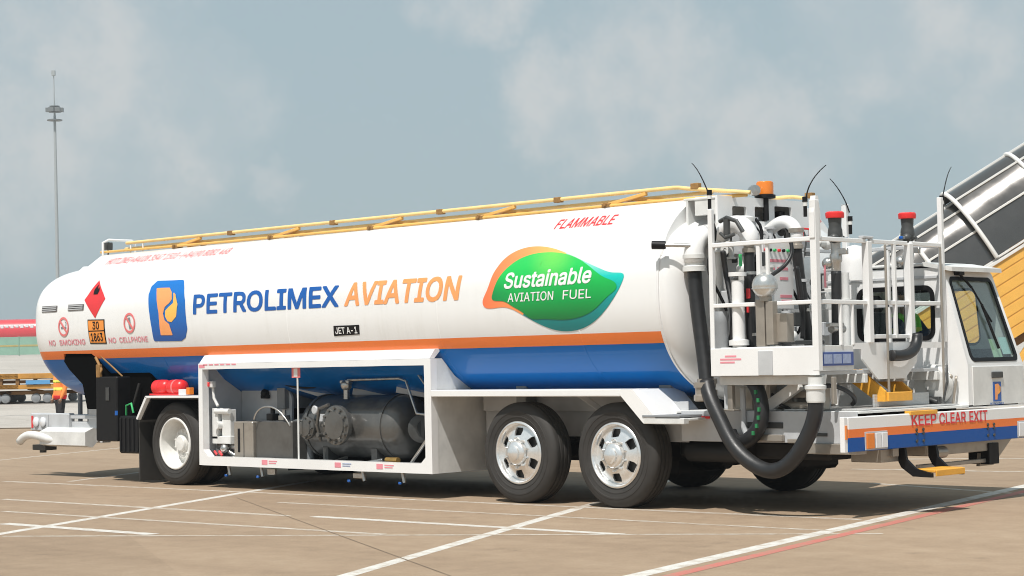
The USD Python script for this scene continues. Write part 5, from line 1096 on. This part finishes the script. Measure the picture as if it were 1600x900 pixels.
# pallet dollies
DORANGE = paint('dolly_orange', (0.50, 0.24, 0.045), .6, var=.25, scale=2); DBROWN = paint('dolly_brown', (0.20, 0.10, 0.03), .7, var=.3, scale=3); TBLUE = paint('blue_strap', (0.10, 0.30, 0.55), .6)
def dolly(px, label, strap):
    o = far_point(px, 628, 67.5); o[2] = float(rise(np.array((o[:2] - CAM[:2]) @ SDIR)))
    d = thing('pallet_dolly', o, label, 'dolly', None); P = local(o)
    for b in (-1.2, 1.2):
        put(d, 'side_rail', P(box(-1.9, 1.9, b - .07, b + .07, .86, 1.04)), DORANGE)
        put(d, 'lower_rail', P(box(-1.9, 1.9, b - .05, b + .05, .50, .64)), DORANGE)
    for k in range(7):
        put(d, 'roller', P(cyl((-1.75 + .58 * k, -1.12, .93), (-1.75 + .58 * k, 1.12, .93), .09, n=12)), DBROWN, True)
    for x in (-1.85, -.6, .6, 1.85):
        put(d, 'upright', P(box(x - .06, x + .06, -1.22, -1.08, .65, .85)), DBROWN)
    put(d, 'deck', P(box(-1.85, 1.85, -1.1, 1.1, .70, .80)), DBROWN)
    put(d, 'bogie_beam', [P(box(-1.7, 1.6, b - .04, b + .04, .30, .42)) for b in (-1.0, 1.0)], DBROWN)
    for x in (-1.55, -1.15, -.75, .6, 1.0, 1.4):
        for b in (-1.05, 1.05):
            put(d, 'wheel', P(lathe([(0, 0), (.06, 0), (.15, .02), (.17, .05), (.17, .11), (.15, .14), (0, .16)], (x, b - .09, .175), (0, 1, 0), 20)), MGREY, 35)
    put(d, 'drawbar', P(bar((1.9, 0, .5), (2.7, 0, .35), .08, .08)), DORANGE)
    if strap: put(d, 'blue_strap', P(box(.3, 1.15, -1.30, -1.275, .66, .80)), TBLUE)
dolly(-40, 'orange pallet dolly at the left edge of the photo beside the blue-strapped one', False)
dolly(42, 'orange roller pallet dolly with a blue strap on its side behind the tanker tail', True)

# ================================================================ boarding stairs, right
so_ = far_point(1470, 620, 45); so_[2] = float(rise(np.array((so_[:2] - CAM[:2]) @ SDIR)))
st = thing('boarding_stairs', so_, 'yellow mobile passenger stairs with a glazed barrel canopy rising behind the cab', 'boarding stairs')
o_st = so_.copy()
def stp(px, py, b=0.0):
    """point of the stairs' own upright plane (a right, z up) and b behind it"""
    p = far_point(px, py, 45); a = (p - o_st) @ RH; return np.array([a, b, p[2] - o_st[2]])
P = local(o_st)
SGLASS = paint('smoked_canopy', (0.10, 0.095, 0.09), .18, metallic=0.55, coat=.6, var=.10, scale=1.0)
SWHITE = paint('stair_white', (0.74, 0.73, 0.70), .35, var=.06)
SYEL = paint('stair_yellow', (0.80, 0.44, 0.09), .45, var=.08, scale=2)
SYELD = paint('stair_yellow_joint', (0.70, 0.38, 0.08), .5)
# axis of the canopies, sloping up to the right
dirv = stp(1596, 376) - stp(1440, 474); dirv /= np.linalg.norm(dirv)
nv = np.array([-dirv[2], 0, dirv[0]]); bv = np.array([0, 1.0, 0])
def vault(base, s0, s1, rad, height, name, n_rib, rings):
    """half barrel: base is a point on the lower near edge line; rad half width (depth), height of the crown"""
    base = np.array(base, float)
    def pt(s, a, k=1.0):
        return base + dirv * s + bv * (rad - rad * k * math.cos(a)) + nv * (height * k * math.sin(a))
    A = np.linspace(0, math.pi, 25)
    edges = np.linspace(0, math.pi, n_rib + 1)
    segs = np.linspace(s0, s1, rings)
    for i in range(n_rib):
        for j in range(len(segs) - 1):
            aa = np.linspace(edges[i] + .02, edges[i + 1] - .02, 5); v = []
            for k in (1.0, .985):
                for s in (segs[j] + .02, segs[j + 1] - .02): v += [pt(s, a, k) for a in aa]
            m = hull(v) if False else None
            g = np.array(v).reshape(2, 2, 5, 3); q = []
            vv = g.reshape(-1, 3); idx = lambda k, s, a: (k * 2 + s) * 5 + a
            for a in range(4):
                q += [(idx(0, 0, a), idx(0, 1, a), idx(0, 1, a + 1)), (idx(0, 0, a), idx(0, 1, a + 1), idx(0, 0, a + 1)), (idx(1, 0, a), idx(1, 1, a + 1), idx(1, 1, a)), (idx(1, 0, a), idx(1, 0, a + 1), idx(1, 1, a + 1))]
            put(name, 'pane', P(trimesh.Trimesh(vv, q, process=False)), SGLASS, True)
    for i in range(n_rib + 1):
        a = edges[i]; put(name, 'long_rib', P(bar(pt(s0, a, 1.01), pt(s1, a, 1.01), .06, .05)), SWHITE)
    for s in segs:
        put(name, 'arch_rib', P(tube([pt(s, a, 1.015) for a in A], .055, 8)), SWHITE, True)
lowv = thing('lower_canopy', parent=st); upv = thing('upper_canopy', parent=st)
vault(stp(1560, 405, .12) , -4.8, .35, 1.0, 1.62, lowv, 6, 4)
vault(stp(1560, 402, .0), .0, 5.5, 1.14, 1.88, upv, 6, 4)
# yellow flank of boards below the canopy
top = stp(1560, 409); top_l = top - dirv * 5.2; hgt = 2.05
def flank(s): return top + dirv * s
nb = 7
for k in range(nb):
    z0, z1 = -hgt * k / nb - .03, -hgt * (k + 1) / nb - .005
    a, b = flank(-2.35), flank(5.4)
    poly = [(a[0], a[2] + z0), (b[0], b[2] + z0), (b[0], b[2] + z1 + .02), (a[0], a[2] + z1 + .02)]
    put(st, 'side_board', P(prism(poly, 'y', .0, .05)), SYEL, False)
    poly2 = [(x, z) for x, z in poly]
    put(st, 'side_board', P(prism(poly2, 'y', 2.2, 2.25)), SYEL, False)
a, b = flank(-2.3), flank(5.35)
put(st, 'board_backing', P(prism([(a[0], a[2] - .05), (b[0], b[2] - .05), (b[0], b[2] - hgt + .02), (a[0], a[2] - hgt + .02)], 'y', .012, .045)), SYELD, False)
put(st, 'top_edge', P(bar(flank(-5.0), flank(5.45), .08, .07)), SWHITE)
h0, h1 = flank(1.15) + np.array([0, -.12, -.75]), flank(5.3) + np.array([0, -.12, -.75])
put(st, 'handrail', P(bar(h0, h1, .05, .06)), SWHITE)
put(st, 'handrail_post', P(bar(h0, h0 + np.array([0, 0, -1.25]), .05, .05)), SWHITE)
for k in range(14):
    c = flank(-3.6 + .65 * k) + np.array([0, 0, -1.3 - hgt * .3]); put(st, 'stair_tread', P(box(c[0] - .2, c[0] + .2, .12, 2.15, c[2] - .05, c[2])), MGREY)
zl = flank(-2.35)
put(st, 'chassis', P(box(-2.0, 7.5, .1, 2.2, .55, .85)), SYEL)
put(st, 'support_frame', P(([bar((1.6, .15, .85), flank(1.4) + np.array([0, .15, -hgt]), .14, .14), bar((5.0, .15, .85), flank(4.6) + np.array([0, .15, -hgt]), .14, .14), bar((2.2, .15, .85), flank(4.4) + np.array([0, .15, -hgt]), .12, .12)])), SYEL)
put(st, 'underside_beam', P(bar(flank(-2.2) + np.array([0, .2, -hgt - .12]), flank(5.3) + np.array([0, .2, -hgt - .12]), .1, .18)), DBROWN)
for x in (-1.0, 5.6):
    for b in (.05, 1.95):
        put(st, 'wheel', P(lathe([(0, 0), (.2, 0), (.42, .03), (.46, .08), (.46, .2), (.42, .26), (0, .28)], (x, b, .46), (0, 1, 0), 28)), RUBBER, 35)

# ================================================================ haze
hz = box(-900, 700, -200, 1100, -1.0, 60, .5)
HAZE = mat('haze_air', {'v': ('principled_volume', {'color': (0.93, 0.96, 1.0), 'density': 0.00045, 'anisotropy': 0.3})}, [], surface=None, volume='v.volume')
put('/World', 'haze', hz, HAZE, False, kind='stuff')
